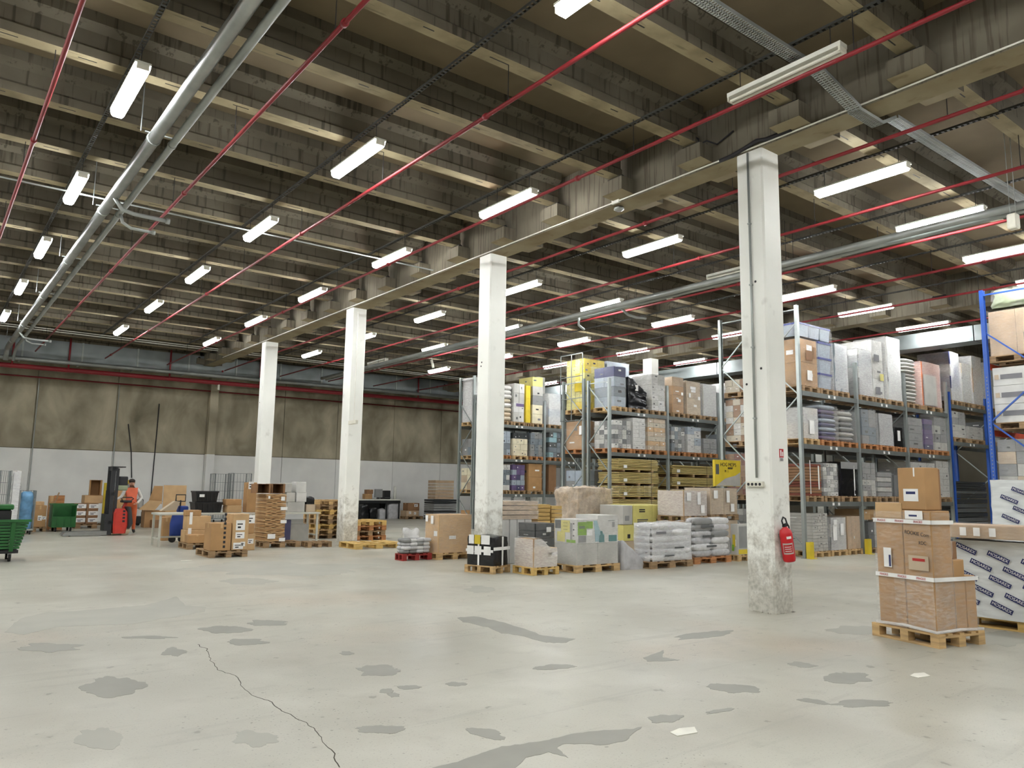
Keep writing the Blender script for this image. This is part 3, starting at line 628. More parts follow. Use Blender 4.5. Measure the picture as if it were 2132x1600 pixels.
def load(kind, x, y, z, dx, dy, h, label, cols, n=(2, 1, 4), wrap='film_clear', cat='pallet load', group='wrapped pallet loads', tag_at=None, rz=0, jit=0.006, name=None, amp=0.02, taper=0.0, slope=None, tape=False, rnd=0.06):
    if y > 23 and wrap == 'film_clear': wrap = None
    SEED[0] += 1; rr = random.Random(SEED[0]*13+5)
    nm = name or {'cartons': 'carton_stack', 'sacks': 'sack_stack', 'lump': 'wrapped_bundle', 'tubs': 'tub_stack', 'sheets': 'sheet_stack'}[kind]
    t = thing(nm, label, cat, (x, y, z), rz, group)
    nx, ny, nz = n
    if kind == 'cartons':
        cw, cd, ch = dx/nx, dy/ny, h/nz
        for k in range(nz):
            for i in range(nx):
                for j in range(ny):
                    c = cols[k % len(cols)] if isinstance(cols, tuple) else rr.choice(cols)
                    jx, jy = rr.uniform(-jit, jit), rr.uniform(-jit, jit)
                    o = ubox('carton', P(c), t, i*cw+0.004+jx, j*cd+0.004+jy, k*ch, cw-0.008, cd-0.008, ch-0.006)
                    if j == 0 and rr.random() < .6:      # shipping labels and printed marks on the front of the cartons
                        u_, v_ = rr.uniform(.08, .55), rr.uniform(.15, .6); lt = c in ('brown', 'brown_d', 'brown_l', 'kraft', 'tan', 'rust', 'charcoal', 'navy', 'purple', 'purple_d', 'grey_d', 'teal')
                        ubox('printed_mark', P('label' if lt else rr.choice(['ink', 'grey_d', 'greydot'])), o, u_, -.004/cd, v_, rr.uniform(.15, .35), .003/cd, rr.uniform(.08, .28))
                    if i == 0 and rr.random() < .5:
                        ubox('printed_mark', P(rr.choice(['label', 'grey_d', 'greydot'])), o, -.004/cw, rr.uniform(.1, .6), rr.uniform(.2, .6), .003/cw, rr.uniform(.12, .3), rr.uniform(.06, .22))
    elif kind == 'sacks':
        cw, cd, ch = dx/nx, dy/ny, h/nz
        for k in range(nz):
            for i in range(nx):
                for j in range(ny):
                    o = link('sack', pillow(P(rr.choice(cols)) if cols[0] in PAL else MATS[rr.choice(cols)]), t, (i*cw-0.015+rr.uniform(-.02, .02), j*cd-0.015+rr.uniform(-.02, .02), k*ch-ch*(0.06 if k else 0.0)), (cw+0.03, cd+0.03, ch*1.14))
    elif kind == 'tubs':
        cw, cd, ch = dx/nx, dy/ny, h/nz
        for k in range(nz):
            for i in range(nx):
                for j in range(ny):
                    g = MB(); a, b = 0.02, 0.04
                    g.loft([[(cw*u+b*su, cd*v+b*sv, 0) for u, v, su, sv in ((0, 0, 1, 1), (1, 0, -1, 1), (1, 1, -1, -1), (0, 1, 1, -1))], [(cw*u+a*su, cd*v+a*sv, ch*.86) for u, v, su, sv in ((0, 0, 1, 1), (1, 0, -1, 1), (1, 1, -1, -1), (0, 1, 1, -1))]])
                    o = g.build('tub', P(cols[0]), t); o.location = (i*cw, j*cd, k*ch)
                    MB().box(0.005, 0.005, ch*.86, cw-.005, cd-.005, ch*.985).build('lid', P(cols[1]), o)
    elif kind == 'sheets':
        ch = h/nz
        for k in range(nz):
            a, b = rr.uniform(-jit, jit), rr.uniform(-jit, jit)
            ubox('panel', P(rr.choice(cols)) if cols[0] in PAL else MATS[rr.choice(cols)], t, a, b, k*ch, dx, dy, ch*0.84)
    elif kind == 'lump':
        o = lump(dx, dy, h, SEED[0], amp, 0.07, rnd, slope).build('bundle', P(cols[0]) if cols[0] in PAL else MATS[cols[0]], t, True)
    if wrap: shell(dx, dy, h, SEED[0], amp, 0.14, True, taper, 0.022).build('stretch_film', MATS[wrap], t, True)
    if tag_at:
        for (u, v, w_, h_, *f) in tag_at:
            c = f[0] if f else 'label'; e = 0.045 if wrap else 0.01
            if len(f) > 1: ubox('paper_label', P(c), t, -e, u*dy, v*h, 0.004, w_, h_)
            else: ubox('paper_label', P(c), t, u*dx, -e, v*h, w_, 0.004, h_)
    return t

def rack(label, xs, yf, depth, hts, levels, post='rack_post', beam='rack_grey', bracing='rack_post', rear=True, holes=None):
    t = thing('pallet_rack', label, 'pallet rack', (xs[0], yf, 0), 0, 'pallet racks')
    pm = MATS[post]; W, D = 0.1, 0.08
    for i, X in enumerate(xs):
        h = hts[i]; x = X-xs[0]
        for y in (0, depth-D):
            g = MB(); g.box(x-W/2, y, 0, x-W/2+.012, y+D, h); g.box(x+W/2-.012, y, 0, x+W/2, y+D, h)
            yy = y if y == 0 else y+D-.012
            g.box(x-W/2+.012, yy, 0, x+W/2-.012, yy+.012, h)
            up_ = g.build('upright', pm, t)
            ubox('foot_plate', MATS['rack_grey'], up_, x-0.08, y-0.02, 0, 0.16, 0.13, 0.008)
        z = 0.25; sgn = 0
        if i in (0, len(xs)-1) or hts[i] > 5.5 or True:
            ubox('brace', MATS[bracing], t, x-.015, 0.04, z-0.02, .03, depth-.08, .03)
            while z+1.0 < h-0.1:
                ya, yb = (0.04, depth-.04) if sgn == 0 else (depth-.04, 0.04)
                MB().bar((x, ya, z), (x, yb, z+0.95), 0.03, 0.03).build('brace', MATS[bracing], t); z += 0.95; sgn ^= 1
            ubox('brace', MATS[bracing], t, x-.015, 0.04, h-0.12, .03, depth-.08, .03)
    for i in range(len(xs)-1):
        for lv in levels[i]:
            x0, x1 = xs[i]-xs[0]+W/2, xs[i+1]-xs[0]-W/2
            for y in ([-0.012, depth-.04] if rear else [-0.012]):
                b = ubox('shelf_beam', MATS[beam], t, x0, y, lv-0.12, x1-x0, 0.05, 0.12)
                if y < 0:
                    for fx in (0.45, 0.55): ubox('location_label', P('label'), b, fx, -0.08, 0.2, 0.09/(x1-x0), 0.08, 0.6)
    return t

A_X = [17.5, 20.3, 23.1, 25.9]; LV = [1.38, 2.82, 4.17]
rack('right grey pallet rack, front row, behind the extinguisher column', A_X, 10.7, 1.1, [6.38, 5.2, 5.2, 5.2], [LV]*3)
rack('right grey pallet rack, rear row, seen behind its front row', A_X, 12.05, 1.1, [6.38, 5.2, 5.2, 5.2], [LV]*3)
rack('blue-posted rack continuing the right grey rack at its far end', [26.1, 28.9, 31.7], 10.7, 1.1, [4.9, 4.9, 4.9], [[3.3, 4.5]]*2, post='rack_blue')
rack('middle grey pallet rack, front row, holding wooden panels', [17.5, 20.3, 23.1, 25.9], 17.45, 1.05, [5.2]*4, [[2.8, 4.15]]*3)
rack('middle grey pallet rack, rear row, with tall yellow bottle load', [17.5, 20.3, 23.1, 25.9], 18.65, 1.1, [5.3, 5.2, 5.2, 5.2], [[1.38, 2.8, 4.15]]*3)
rack('far grey pallet rack, front row, behind the second column', [17.5, 20.3, 23.1, 25.9], 24.0, 1.05, [5.3, 5.2, 5.2, 5.2], [[1.38, 2.75, 4.1]]*3)
rack('far grey pallet rack, rear row, nearest the far wall', [17.5, 20.3, 23.1, 25.9], 25.1, 1.05, [6.1, 5.2, 5.2, 5.2], [[1.38, 2.75, 4.1]]*3)
br = rack('blue pallet rack with orange beams at the right edge', [17.5, 20.3, 23.1], 5.3, 1.15, [5.9, 5.9, 5.9], [[1.6, 2.95, 4.35]]*2, post='rack_blue', beam='rack_orange', bracing='rack_blue')
g = MB()
for k in range(48): g.box(-0.052, 1.10, 0.5+k*0.075, -0.05, 1.12, 0.525+k*0.075)
o = g.build('punched_slots', P('grey'), br); o['kind'] = 'stuff'

LEVELN = {0: 'floor', 1: 'bottom shelf', 2: 'middle shelf', 3: 'top shelf'}
POSTS = [17.5, 20.3, 23.1, 25.9, 26.1, 28.9]
def clear_posts(X0, X1):
    for p in POSTS:
        if X0-.07 < p < X1+.07:
            if p-X0 > X1-p: X1 = min(X1, p-.075)
            else: X0 = max(X0, p+.075)
    return X0, X1
def shelf_loads(rackname, yf, lvl, z, items, depth=1.0, pal='wood_old'):
    """items: (left px of the front face, right px, top px, kind, short description, colours, options)"""
    for i, (lx, rx, ty, kind, desc, cols, opt) in enumerate(items):
        zb = z+0.145; y0 = proj(AY((lx+rx)/2, ty, yf))[1]
        X0 = solveX(lx, yf, zb, ty+60); X1 = solveX(rx, yf, zb, ty+60); h = AY((lx+rx)/2, ty, yf).z-zb
        X0, X1 = clear_posts(X0, X1)
        if opt.get('nopal'): zb = z+0.002; h += 0.143
        dd = opt.get('d', depth); pos = ORD[i]
        place = '%s from left, %s of %s' % (pos, LEVELN[lvl], rackname)
        if not opt.get('nopal'):
            pallet(X0+0.01, yf-0.02, z+0.001, X1-X0-0.02, dd+0.04, 'pallet under %s, %s' % (desc, place), opt.get('pal', pal))
        kw = {k: v for k, v in opt.items() if k in ('n', 'wrap', 'amp', 'taper', 'slope', 'tag_at', 'jit', 'rnd')}
        load(kind, X0+0.03, yf+0.02, zb+0.001, X1-X0-0.06, dd-0.04, max(h, 0.1), '%s, %s' % (desc, place), cols, group='loads on the %s' % rackname, **kw)
RA, RB, RC = 'right rack', 'middle rack', 'far rack'
shelf_loads(RA, 10.72, 3, 4.17, [
 (1667, 1706, 708, 'cartons', 'big brown carton', ['brown'], dict(n=(1, 1, 2), tag_at=[(.3, .12, .22, .26), (.25, .55, .3, .25, 'brown_d'), (.7, .6, .1, .3, 'brown_d')])),
 (1707, 1737, 714, 'tubs', 'translucent tubs with blue lids', ['bluewhite', 'bluelid'], dict(n=(1, 1, 3), wrap='film_clear')),
 (1739, 1768, 719, 'lump', 'shiny silver-wrapped load', ['greyblue'], dict(wrap='film_milky', amp=0.04)),
 (1789, 1819, 731, 'cartons', 'shiny bottles in film', ['grey', 'offwhite', 'greyblue', 'white'], dict(n=(3, 3, 8), wrap='film_milky', amp=.03)),
 (1820, 1844, 711, 'cartons', 'tall white load with grey print', ['white', 'offwhite'], dict(n=(1, 1, 3), tag_at=[(.05, .62, .28, .2, 'greydot'), (.1, .05, .25, .22, 'greydot'), (.55, .3, .2, .2, 'yellow_l')])),
 (1850, 1880, 706, 'cartons', 'tall white cartons', ['white'], dict(n=(2, 1, 2), wrap='film_milky', tag_at=[(.2, .5, .3, .2, 'charcoal', 1), (.5, .8, .3, .15, 'greydot', 1)])),
 (1884, 1916, 748, 'sacks', 'white sacks', ['white', 'offwhite'], dict(n=(1, 1, 12), wrap=None)),
 (1923, 1962, 758, 'cartons', 'white-fronted orange carton', ['orange'], dict(n=(1, 1, 1), wrap='film_milky', tag_at=[(.02, .02, .85, .95, 'offwhite')])),
], 1.0)
shelf_loads(RA, 10.72, 2, 2.82, [
 (1669, 1706, 850, 'cartons', 'beige wrapped load', ['beige', 'offwhite'], dict(n=(2, 1, 4), wrap='film_milky', pal='wood', tag_at=[(.35, .15, .22, .35)])),
 (1709, 1747, 845, 'sacks', 'purple printed sacks', ['purple_d', 'bluewhite', 'purple'], dict(n=(1, 2, 8), wrap='film_clear')),
 (1750, 1788, 857, 'sacks', 'bulging white sacks', ['offwhite', 'grey'], dict(n=(1, 1, 6), wrap='film_clear')),
 (1796, 1828, 854, 'cartons', 'grey cartons', ['grey', 'greyblue'], dict(n=(2, 2, 4))),
 (1831, 1862, 863, 'cartons', 'plain grey wrapped boxes', ['grey'], dict(n=(2, 1, 3), wrap='film_milky')),
 (1864, 1886, 890, 'lump', 'black bags with white tag', ['black_film'], dict(wrap=None, tag_at=[(.3, .3, .16, .3)])),
 (1893, 1924, 871, 'cartons', 'grey carton block', ['grey'], dict(n=(1, 1, 4))),
 (1925, 1946, 874, 'cartons', 'purple wrapped block', ['purple_d', 'purple'], dict(n=(1, 1, 6))),
 (1948, 1978, 871, 'cartons', 'pale grey carton block', ['grey', 'offwhite'], dict(n=(2, 1, 4))),
], 1.0, 'wood_warm')
shelf_loads(RA, 10.72, 1, 1.38, [
 (1677, 1714, 966, 'sheets', 'rust-brown tray stack', ['rust', 'brown_d'], dict(n=(1, 1, 11), wrap=None, tag_at=[(.3, .05, .03, .85), (.8, .2, .05, .6)])),
 (1716, 1748, 965, 'cartons', 'white bottle packs', ['white', 'offwhite', 'grey'], dict(n=(4, 3, 8), wrap='film_clear')),
 (1751, 1792, 963, 'lump', 'black wrapped load with straps', ['black_film'], dict(wrap=None, amp=.03, tag_at=[(.05, .8, .85, .18, 'grey'), (.75, .02, .05, .8)])),
 (1798, 1827, 964, 'cartons', 'small grey cartons', ['grey', 'offwhite'], dict(n=(3, 2, 6))),
 (1829, 1860, 983, 'sheets', 'flat grey boxes', ['grey', 'offwhite'], dict(n=(1, 1, 5), wrap='film_clear')),
 (1861, 1882, 990, 'cartons', 'dull grey barrels', ['grey_d'], dict(n=(2, 2, 1))),
 (1900, 1952, 964, 'cartons', 'long grey carton pile', ['grey', 'offwhite'], dict(n=(3, 2, 6))),
 (1954, 1981, 961, 'cartons', 'white-grey carton pile', ['offwhite'], dict(n=(2, 2, 6))),
], 1.0)
shelf_loads(RA, 10.72, 0, 0.0, [
 (1694, 1728, 1069, 'cartons', 'dotted grey cartons', ['offwhite'], dict(n=(3, 1, 12), wrap=None, pal='wood')),
 (1730, 1764, 1078, 'cartons', 'grey wrapped load with labels', ['grey', 'offwhite'], dict(n=(2, 1, 5), wrap='film_milky', pal='wood', tag_at=[(.1, .3, .18, .4), (.6, .45, .15, .3), (.15, .72, .16, .18)])),
 (1766, 1796, 1075, 'cartons', 'brown flat cartons', ['kraft'], dict(n=(3, 1, 1), wrap='film_clear', pal='wood')),
 (1810, 1838, 1087, 'cartons', 'dark grey boxes', ['grey_d', 'grey'], dict(n=(2, 1, 2), wrap='film_clear')),
], 1.0)
X_ = 20.45
load('cartons', X_, 10.8, 0.89, 0.9, 0.8, 0.28, 'brown cartons over the dark grey boxes, floor of right rack', ['brown', 'brown_l'], (2, 1, 2), None)
load('tubs', 17.6, 10.76, AY(1686, 708, 10.72).z+.075, 1.55, 0.95, 0.36, 'wide translucent tubs on the big brown carton, right rack', ['bluewhite', 'bluelid'], (3, 1, 1), 'film_clear')
for i, (lx, rx, ty, c, d) in enumerate([(1981, 2003, 736, 'navy', 'dark blue and grey printed load'), (2005, 2026, 759, 'beige', 'beige sagging load'), (2028, 2050, 745, 'kraft', 'tall beige cartons'), (2060, 2090, 760, 'grey', 'grey cartons')]):
    X0 = solveX(lx, 10.72, 4.6, 840); X1 = solveX(rx, 10.72, 4.6, 840); X0, X1 = clear_posts(X0, X1); h = AY((lx+rx)/2, ty, 10.72).z-4.65
    pallet(X0, 10.7, 4.502, X1-X0, 1.04, 'pallet under %s, top shelf of blue-posted rack' % d, 'wood_old')
    load('cartons', X0+.06, 10.74, 4.648, X1-X0-.12, 0.98, h, '%s on the top shelf of blue-posted rack' % d, [c, 'offwhite'], (2, 1, 4), 'film_milky')
for i, (lx, rx, ty, c, d) in enumerate([(1985, 2014, 858, 'grey', 'grey wrapped boxes'), (2018, 2050, 890, 'offwhite', 'low pale boxes'), (2060, 2085, 880, 'grey_d', 'dim grey boxes')]):
    X0 = solveX(lx, 10.72, 3.4, 910); X1 = solveX(rx, 10.72, 3.4, 910); X0, X1 = clear_posts(X0, X1); h = AY((lx+rx)/2, ty, 10.72).z-3.45
    pallet(X0, 10.7, 3.302, X1-X0, 1.04, 'pallet under %s, lower shelf of blue-posted rack' % d, 'wood_old')
    load('cartons', X0+.02, 10.74, 3.448, X1-X0-.04, 0.98, h, '%s on the lower shelf of blue-posted rack' % d, [c, 'offwhite'], (2, 1, 4), 'film_clear')
load('sheets', 26.3, 10.8, 1.5, 2.4, 0.9, 0.55, 'grey flat sheets stacked between the blue rack posts', ['grey_d', 'charcoal'], (1, 1, 7), None, jit=.02)
load('sheets', 26.3, 10.8, 0.0, 2.4, 0.9, 1.49, 'dull green-grey sheets on the floor between the blue rack posts', ['grey_d', 'charcoal'], (1, 1, 10), None, jit=.02)
# yellow post guards
for i, (px, py) in enumerate([(1682, 1163), (1803, 1148)]):
    p = FL(px, py); x = 17.5+2.8*i; t = thing('post_guard', 'yellow steel guard at the foot of the right rack, %s' % ('by the nearest column' if i == 0 else 'beside the leaning cartons'), 'post guard', (x, 10.55, 0), 0, 'yellow rack post guards')
    MB().box(-0.09, 0, 0, 0.09, 0.012, 0.4).box(-0.09, 0.012, 0, -0.078, 0.1, 0.4).box(0.078, 0.012, 0, 0.09, 0.1, 0.4).build('shield', P('yellow'), t)
    MB().box(-0.13, -0.06, 0, 0.13, 0.0, 0.012).build('base_plate', P('yellow'), t)
# loads of the rear row of rack A seen through the end frame
for z, h, c, d in ((4.17, 0.35, ['brown_d', 'beige'], 'low brown bottle packs'), (2.82, 1.15, ['brown_d', 'white', 'beige'], 'brown and white bottle packs'), (1.38, 1.1, ['rust', 'brown_d'], 'rust-brown trays'), (0.0, 1.0, ['grey', 'offwhite'], 'grey covered cartons')):
    pallet(17.6, 12.1, z+.001, 1.2, 1.0, 'pallet under %s, rear row of right rack' % d, 'wood_old')
    load('cartons', 17.62, 12.12, z+.147, 1.16, 0.96, h, '%s at the left end of right rack, rear row' % d, c, (3, 4, max(2, int(h/.15))), 'film_clear')

# middle rack
shelf_loads(RB, 17.47, 3, 4.15, [
 (1278, 1305, 764, 'cartons', 'blue-white appliance boxes', ('bluewhite', 'greyblue', 'bluewhite', 'navy'), dict(n=(1, 2, 4), wrap='film_clear', pal='wood')),
 (1308, 1350, 785, 'lump', 'slumped black wrapped load', ['black_film'], dict(wrap=None, amp=.08, slope=.45, tag_at=[(.35, .55, .14, .2)])),
 (1357, 1388, 781, 'cartons', 'white boxes', ['white', 'offwhite'], dict(n=(2, 1, 7), wrap='film_clear')),
 (1400, 1426, 786, 'cartons', 'brown cartons', ['brown', 'kraft'], dict(n=(1, 1, 4), tag_at=[(.7, .5, .1, .1), (.4, .3, .15, .1)])),
 (1430, 1461, 795, 'cartons', 'brown-grey tall cartons', ['tan'], dict(n=(1, 1, 2), tag_at=[(.1, .5, .1, .15), (.75, .45, .12, .12), (.2, .75, .3, .1)])),
 (1464, 1494, 802, 'cartons', 'plain white cartons', ['offwhite'], dict(n=(2, 1, 4), wrap='film_milky')),
 (1512, 1540, 800, 'cartons', 'white and grey boxes', ['offwhite', 'grey'], dict(n=(2, 1, 4), wrap='film_milky')),
], 0.95)
shelf_loads(RB, 17.47, 2, 2.8, [
 (1278, 1316, 876, 'cartons', 'grey and white bottle cartons', ['offwhite', 'grey', 'grey_d', 'white'], dict(n=(4, 4, 6))),
 (1318, 1346, 871, 'cartons', 'small white cartons', ['white'], dict(n=(2, 2, 8), wrap='film_clear')),
 (1349, 1388, 872, 'cartons', 'cream and brown cartons', ('tan', 'brown_l', 'beige'), dict(n=(3, 2, 7))),
 (1398, 1428, 890, 'cartons', 'dark-edged grey packs', ['grey', 'greyblue', 'grey_d', 'white'], dict(n=(4, 3, 6))),
 (1432, 1462, 890, 'cartons', 'pale blue-white cartons', ['bluewhite', 'white'], dict(n=(2, 2, 7))),
 (1465, 1494, 914, 'cartons', 'low grey sacks', ['grey'], dict(n=(2, 1, 3))),
 (1512, 1540, 905, 'cartons', 'blue-grey cartons', ['greyblue'], dict(n=(2, 1, 4))),
], 0.95, 'wood_warm')
# wooden panel bundles on the floor bays of the middle rack
def panel_bundle(x0, x1, y, z, nb, per, label, pal):
    for b in range(nb):
        t = thing('panel_bundle', '%s, %s bundle from the floor' % (label, ORD[b]), 'panel bundle', (x0, y, z), 0, 'bundles of wooden panels')
        for v in (0.12, 0.5, 0.85): ubox('batten', MATS['wood_old'], t, (x1-x0)*v-0.05, 0.0, 0, 0.1, 0.95, 0.1 if pal else 0.07)
        hh = 0.1 if pal else 0.07
        for k in range(per):
            dx_ = random.uniform(-.03, .03); ubox('panel', MATS['panel_wood'], t, dx_, random.uniform(-.02, .02), hh+k*0.052, x1-x0, 0.95, 0.034)
        ubox('strap', P('ink'), t, (x1-x0)*.8, -0.025, hh, 0.015, 0.003, per*.052); ubox('paper_label', P('label'), t, (x1-x0)*.1, -0.026, hh+.05, 0.16, 0.003, 0.1)
        z += hh+per*0.052+0.004
panel_bundle(solveX(1289, 17.48, 1.5, 1000), solveX(1371, 17.48, 1.5, 1000), 17.48, 0.0, 6, 7, 'yellowish wooden panels at the left end of the middle rack', False)
panel_bundle(20.5, solveX(1488, 17.48, 1.5, 1000), 17.48, 0.0, 6, 6, 'yellowish wooden panels in the second bay of the middle rack', True)
# rear row of middle rack: end loads
def endload(kind, xl, y0, y1, z, top_px, px, desc, cols, n, wrap='film_clear', X=17.58, dxx=0.95, pal='wood', rackn='middle rack', **kw):
    h = AX(px, top_px, X).z-z-0.146
    pallet(X-0.03, y0-0.02, z+.001, dxx+.06, y1-y0+0.04, 'pallet under %s, end of %s' % (desc, rackn), pal)
    load(kind, X, y0, z+.147, dxx, y1-y0, h, '%s at the left end of %s, rear row' % (desc, rackn), cols, n, wrap, **kw)
endload('cartons', 0, 18.75, 19.65, 4.15, 749, 1200, 'tall yellow bottle packs', ['yellow', 'yellow_l', 'yellow_l'], (3, 4, 7), 'film_clear', tag_at=[(.1, .35, .35, .3, 'yellow', 1)])
load('cartons', 18.65, 18.75, 4.297, 1.1, 0.9, 1.75, 'blue-grey wrapped boxes beside the yellow bottles, middle rack', ['greyblue', 'bluewhite'], (1, 1, 3), 'film_clear')
pallet(18.62, 18.73, 4.151, 1.16, 0.94, 'pallet under the blue-grey wrapped boxes, middle rack', 'wood_old')
endload('cartons', 0, 18.75, 19.65, 2.8, 878, 1195, 'brown carton', ['brown'], (1, 1, 2), 'film_clear', pal='wood_warm', tag_at=[(.1, .5, .12, .3, 'label', 1)])
endload('cartons', 0, 18.75, 19.65, 1.38, 980, 1195, 'white machine case', ['bluewhite', 'grey'], (2, 2, 2), None)
# steel mesh guard standing at the end of the rear row
t = thing('mesh_guard', 'thin steel mesh frame guarding the yellow bottle packs', 'mesh guard', (17.40, 18.65, 3.9))
g = MB()
for y in (0.0, 0.55, 1.1): g.bar((0, y, 0), (0, y, 2.27), 0.025, 0.025)
for z in (0.0, 0.75, 1.5, 2.27): g.bar((0, 0, z), (0, 1.1, z), 0.025, 0.025)
g.build('frame', MATS['rack_grey'], t)
# far rack
shelf_loads(RC, 24.02, 3, 4.1, [
 (1046, 1067, 803, 'sacks', 'brown and white sacks', ['tan', 'white', 'beige'], dict(n=(1, 2, 8), wrap=None)),
 (1069, 1093, 799, 'cartons', 'white boxes with purple print', ['white', 'offwhite'], dict(n=(2, 1, 4), tag_at=[(.2, .4, .4, .12, 'purple')])),
 (1094, 1106, 803, 'cartons', 'narrow yellow carton', ['yellow'], dict(n=(1, 1, 3), wrap=None)),
 (1108, 1136, 786, 'cartons', 'bright white and yellow load', ('cream', 'cream', 'grey', 'offwhite', 'yellow_l'), dict(n=(1, 1, 5))),
 (1142, 1169, 821, 'cartons', 'white wrapped cartons', ['white', 'bluewhite'], dict(n=(2, 1, 4), wrap='film_milky')),
], 0.95)
shelf_loads(RC, 24.02, 2, 2.75, [
 (1046, 1064, 898, 'cartons', 'blue-grey cartons', ['greyblue', 'bluewhite'], dict(n=(2, 1, 4))),
 (1068, 1100, 902, 'cartons', 'dark tubs over cream bottles', ('cream', 'cream', 'cream', 'charcoal'), dict(n=(4, 2, 4), wrap=None, pal='wood')),
 (1104, 1136, 902, 'cartons', 'pale grey cartons', ['grey', 'greyblue'], dict(n=(3, 1, 4))),
 (1143, 1169, 901, 'cartons', 'teal-grey cartons', ['greyblue', 'teal_l', 'grey_d'], dict(n=(3, 2, 5))),
], 0.95, 'wood_warm')
shelf_loads(RC, 24.02, 1, 1.38, [
 (1046, 1063, 968, 'cartons', 'white and grey packs', ['greyblue', 'white'], dict(n=(2, 1, 5))),
 (1066, 1094, 968, 'cartons', 'purple packs', ['purple', 'purple_d', 'bluewhite'], dict(n=(3, 2, 5))),
 (1100, 1132, 966, 'cartons', 'large brown cartons', ['brown'], dict(n=(1, 1, 2), wrap=None)),
 (1142, 1160, 968, 'cartons', 'single brown carton', ['brown_d'], dict(n=(1, 1, 1), wrap=None)),
], 0.95)
endload('cartons', 0, 25.2, 26.05, 4.1, 787, 980, 'white wrapped boxes', ['white', 'offwhite'], (2, 2, 5), 'film_milky', rackn='far rack')
endload('cartons', 0, 25.2, 26.05, 2.75, 914, 975, 'grey machine parts', ['grey', 'greyblue'], (2, 2, 2), None, rackn='far rack')
endload('cartons', 0, 25.2, 26.05, 1.38, 975, 972, 'cream sacks', ['tan', 'cream'], (2, 2, 3), 'film_clear', rackn='far rack')
load('cartons', 17.6, 25.2, 0.0, 1.0, 0.85, 0.7, 'brown carton on the floor under the far rack', ['brown'], (1, 1, 2), None)
# blue rack at the right edge
def bl(z, h, kind, desc, cols, n, wrap, **kw):
    pallet(17.62, 5.35, z+.001, 1.2, 1.05, 'pallet under %s, blue rack' % desc, 'wood_old')
    load(kind, 17.64, 5.37, z+.147, 1.16, 1.0, h, '%s on the blue rack at the right edge' % desc, cols, n, wrap, **kw)
bl(4.35, 0.95, 'cartons', 'tall kraft cartons', ['kraft'], (1, 2, 1), 'film_clear')
load('lump', 17.7, 5.42, 5.51, 1.0, 0.9, 0.4, 'greenish bagged plants on top of the kraft cartons, right edge', ['olive'], wrap='film_clear', amp=0.1)
bl(2.95, 1.15, 'cartons', 'white cartons with grey lettering', ['white'], (1, 1, 3), None, tag_at=[(.45, .12, .4, .1, 'greydot', 1), (.45, .45, .4, .1, 'greydot', 1), (.45, .78, .4, .1, 'greydot', 1), (.88, .12, .08, .1, 'tan', 1), (.88, .45, .08, .1, 'tan', 1), (.88, .78, .08, .1, 'tan', 1)])
bl(1.6, 1.0, 'cartons', 'mixed grey cartons', ['grey', 'offwhite', 'tan'], (2, 3, 4), 'film_clear')

# ================================================================== FLOOR GOODS
def carton(x, y, z, dx, dy, dz, label, c='brown', rz=0, tape=True, labels=(), group='loose cardboard boxes', name='cardboard_box', tcol='brown_l'):
    t = thing(name, label, 'box', (x, y, z), rz, group)
    bb_ = MB().bbox(0, 0, 0, dx, dy, dz, min(0.012, dz*.1)).build('box_body', P(c), t)
    if tape:
        ubox('tape', P(tcol), bb_, dx*.5-.025, -0.002, dz*.82, 0.05, 0.003, dz*.18); ubox('tape', P(tcol), bb_, dx*.5-.025, 0, dz, 0.05, dy, 0.002)
        ubox('tape', P(tcol), bb_, -0.002, dy*.5-.025, dz*.82, 0.003, 0.05, dz*.18)
    for l in labels:
        u, v, w_, h_ = l[:4]; cc = l[4] if len(l) > 4 else 'label'
        if len(l) > 5: ubox('paper_label', P(cc), t, -0.004, u*dy, v*dz, 0.003, w_, h_)
        else:
            lb_ = ubox('paper_label', P(cc), t, u*dx, -0.004, v*dz, w_, 0.003, h_)
            if cc == 'label' and w_ > 0.08: ubox('print', P('ink'), lb_, .15, -0.5, .55, .6, 0.6, .12); ubox('print', P('ink'), lb_, .2, -0.5, .2, .35, 0.6, .18)
    return t
def openbox(x, y, z, dx, dy, dz, label, c='brown', rz=0, open_side='top', group='loose cardboard boxes'):
    """open carton: thin walls and four flaps; open_side top or front (-Y)"""
    t = thing('open_cardboard_box', label, 'box', (x, y, z), rz, group); e = 0.008; g = MB()
    if open_side == 'top':
        g.box(0, 0, 0, dx, dy, e); g.box(0, 0, e, dx, e, dz); g.box(0, dy-e, e, dx, dy, dz); g.box(0, e, e, e, dy-e, dz); g.box(dx-e, e, e, dx, dy-e, dz)
    else:
        g.box(0, 0, 0, dx, dy, e); g.box(0, 0, dz-e, dx, dy, dz); g.box(0, 0, e, e, dy, dz-e); g.box(dx-e, 0, e, dx, dy, dz-e); g.box(e, dy-e, e, dx-e, dy, dz-e)
    g.build('box_body', P(c), t)
    f = min(dx, dy, dz)*.22
    if open_side == 'top':
        MB().bar((dx/2, 0, dz), (dx/2, -f*.8, dz-f*.45), dx, .006).build('flap', P(c), t); MB().bar((0, dy/2, dz), (-f*.7, dy/2, dz+f*.5), dy, .006).build('flap', P(c), t)
    else:
        MB().bar((0, 0, dz/2), (-f*.6, -f*.6, dz/2), .006, dz).build('flap', P(c), t); MB().bar((dx, 0, dz/2), (dx+f*.5, -f*.7, dz/2), .006, dz).build('flap', P(c), t)
    return t
PH = 0.144
def floor_pallet(px, label, m='wood', ph=PH, top=None, pad=0.03, maxdy=None):
    X, Y, dx, dy, h = fit(*px)
    if maxdy: dy = min(dy, maxdy)
    pallet(X, Y, 0.001, dx, dy, label, m, 0, True, 'pallets on the floor', ph)
    return X+pad, Y+pad, dx-2*pad, dy-2*pad, ph+.002, h-ph-.002
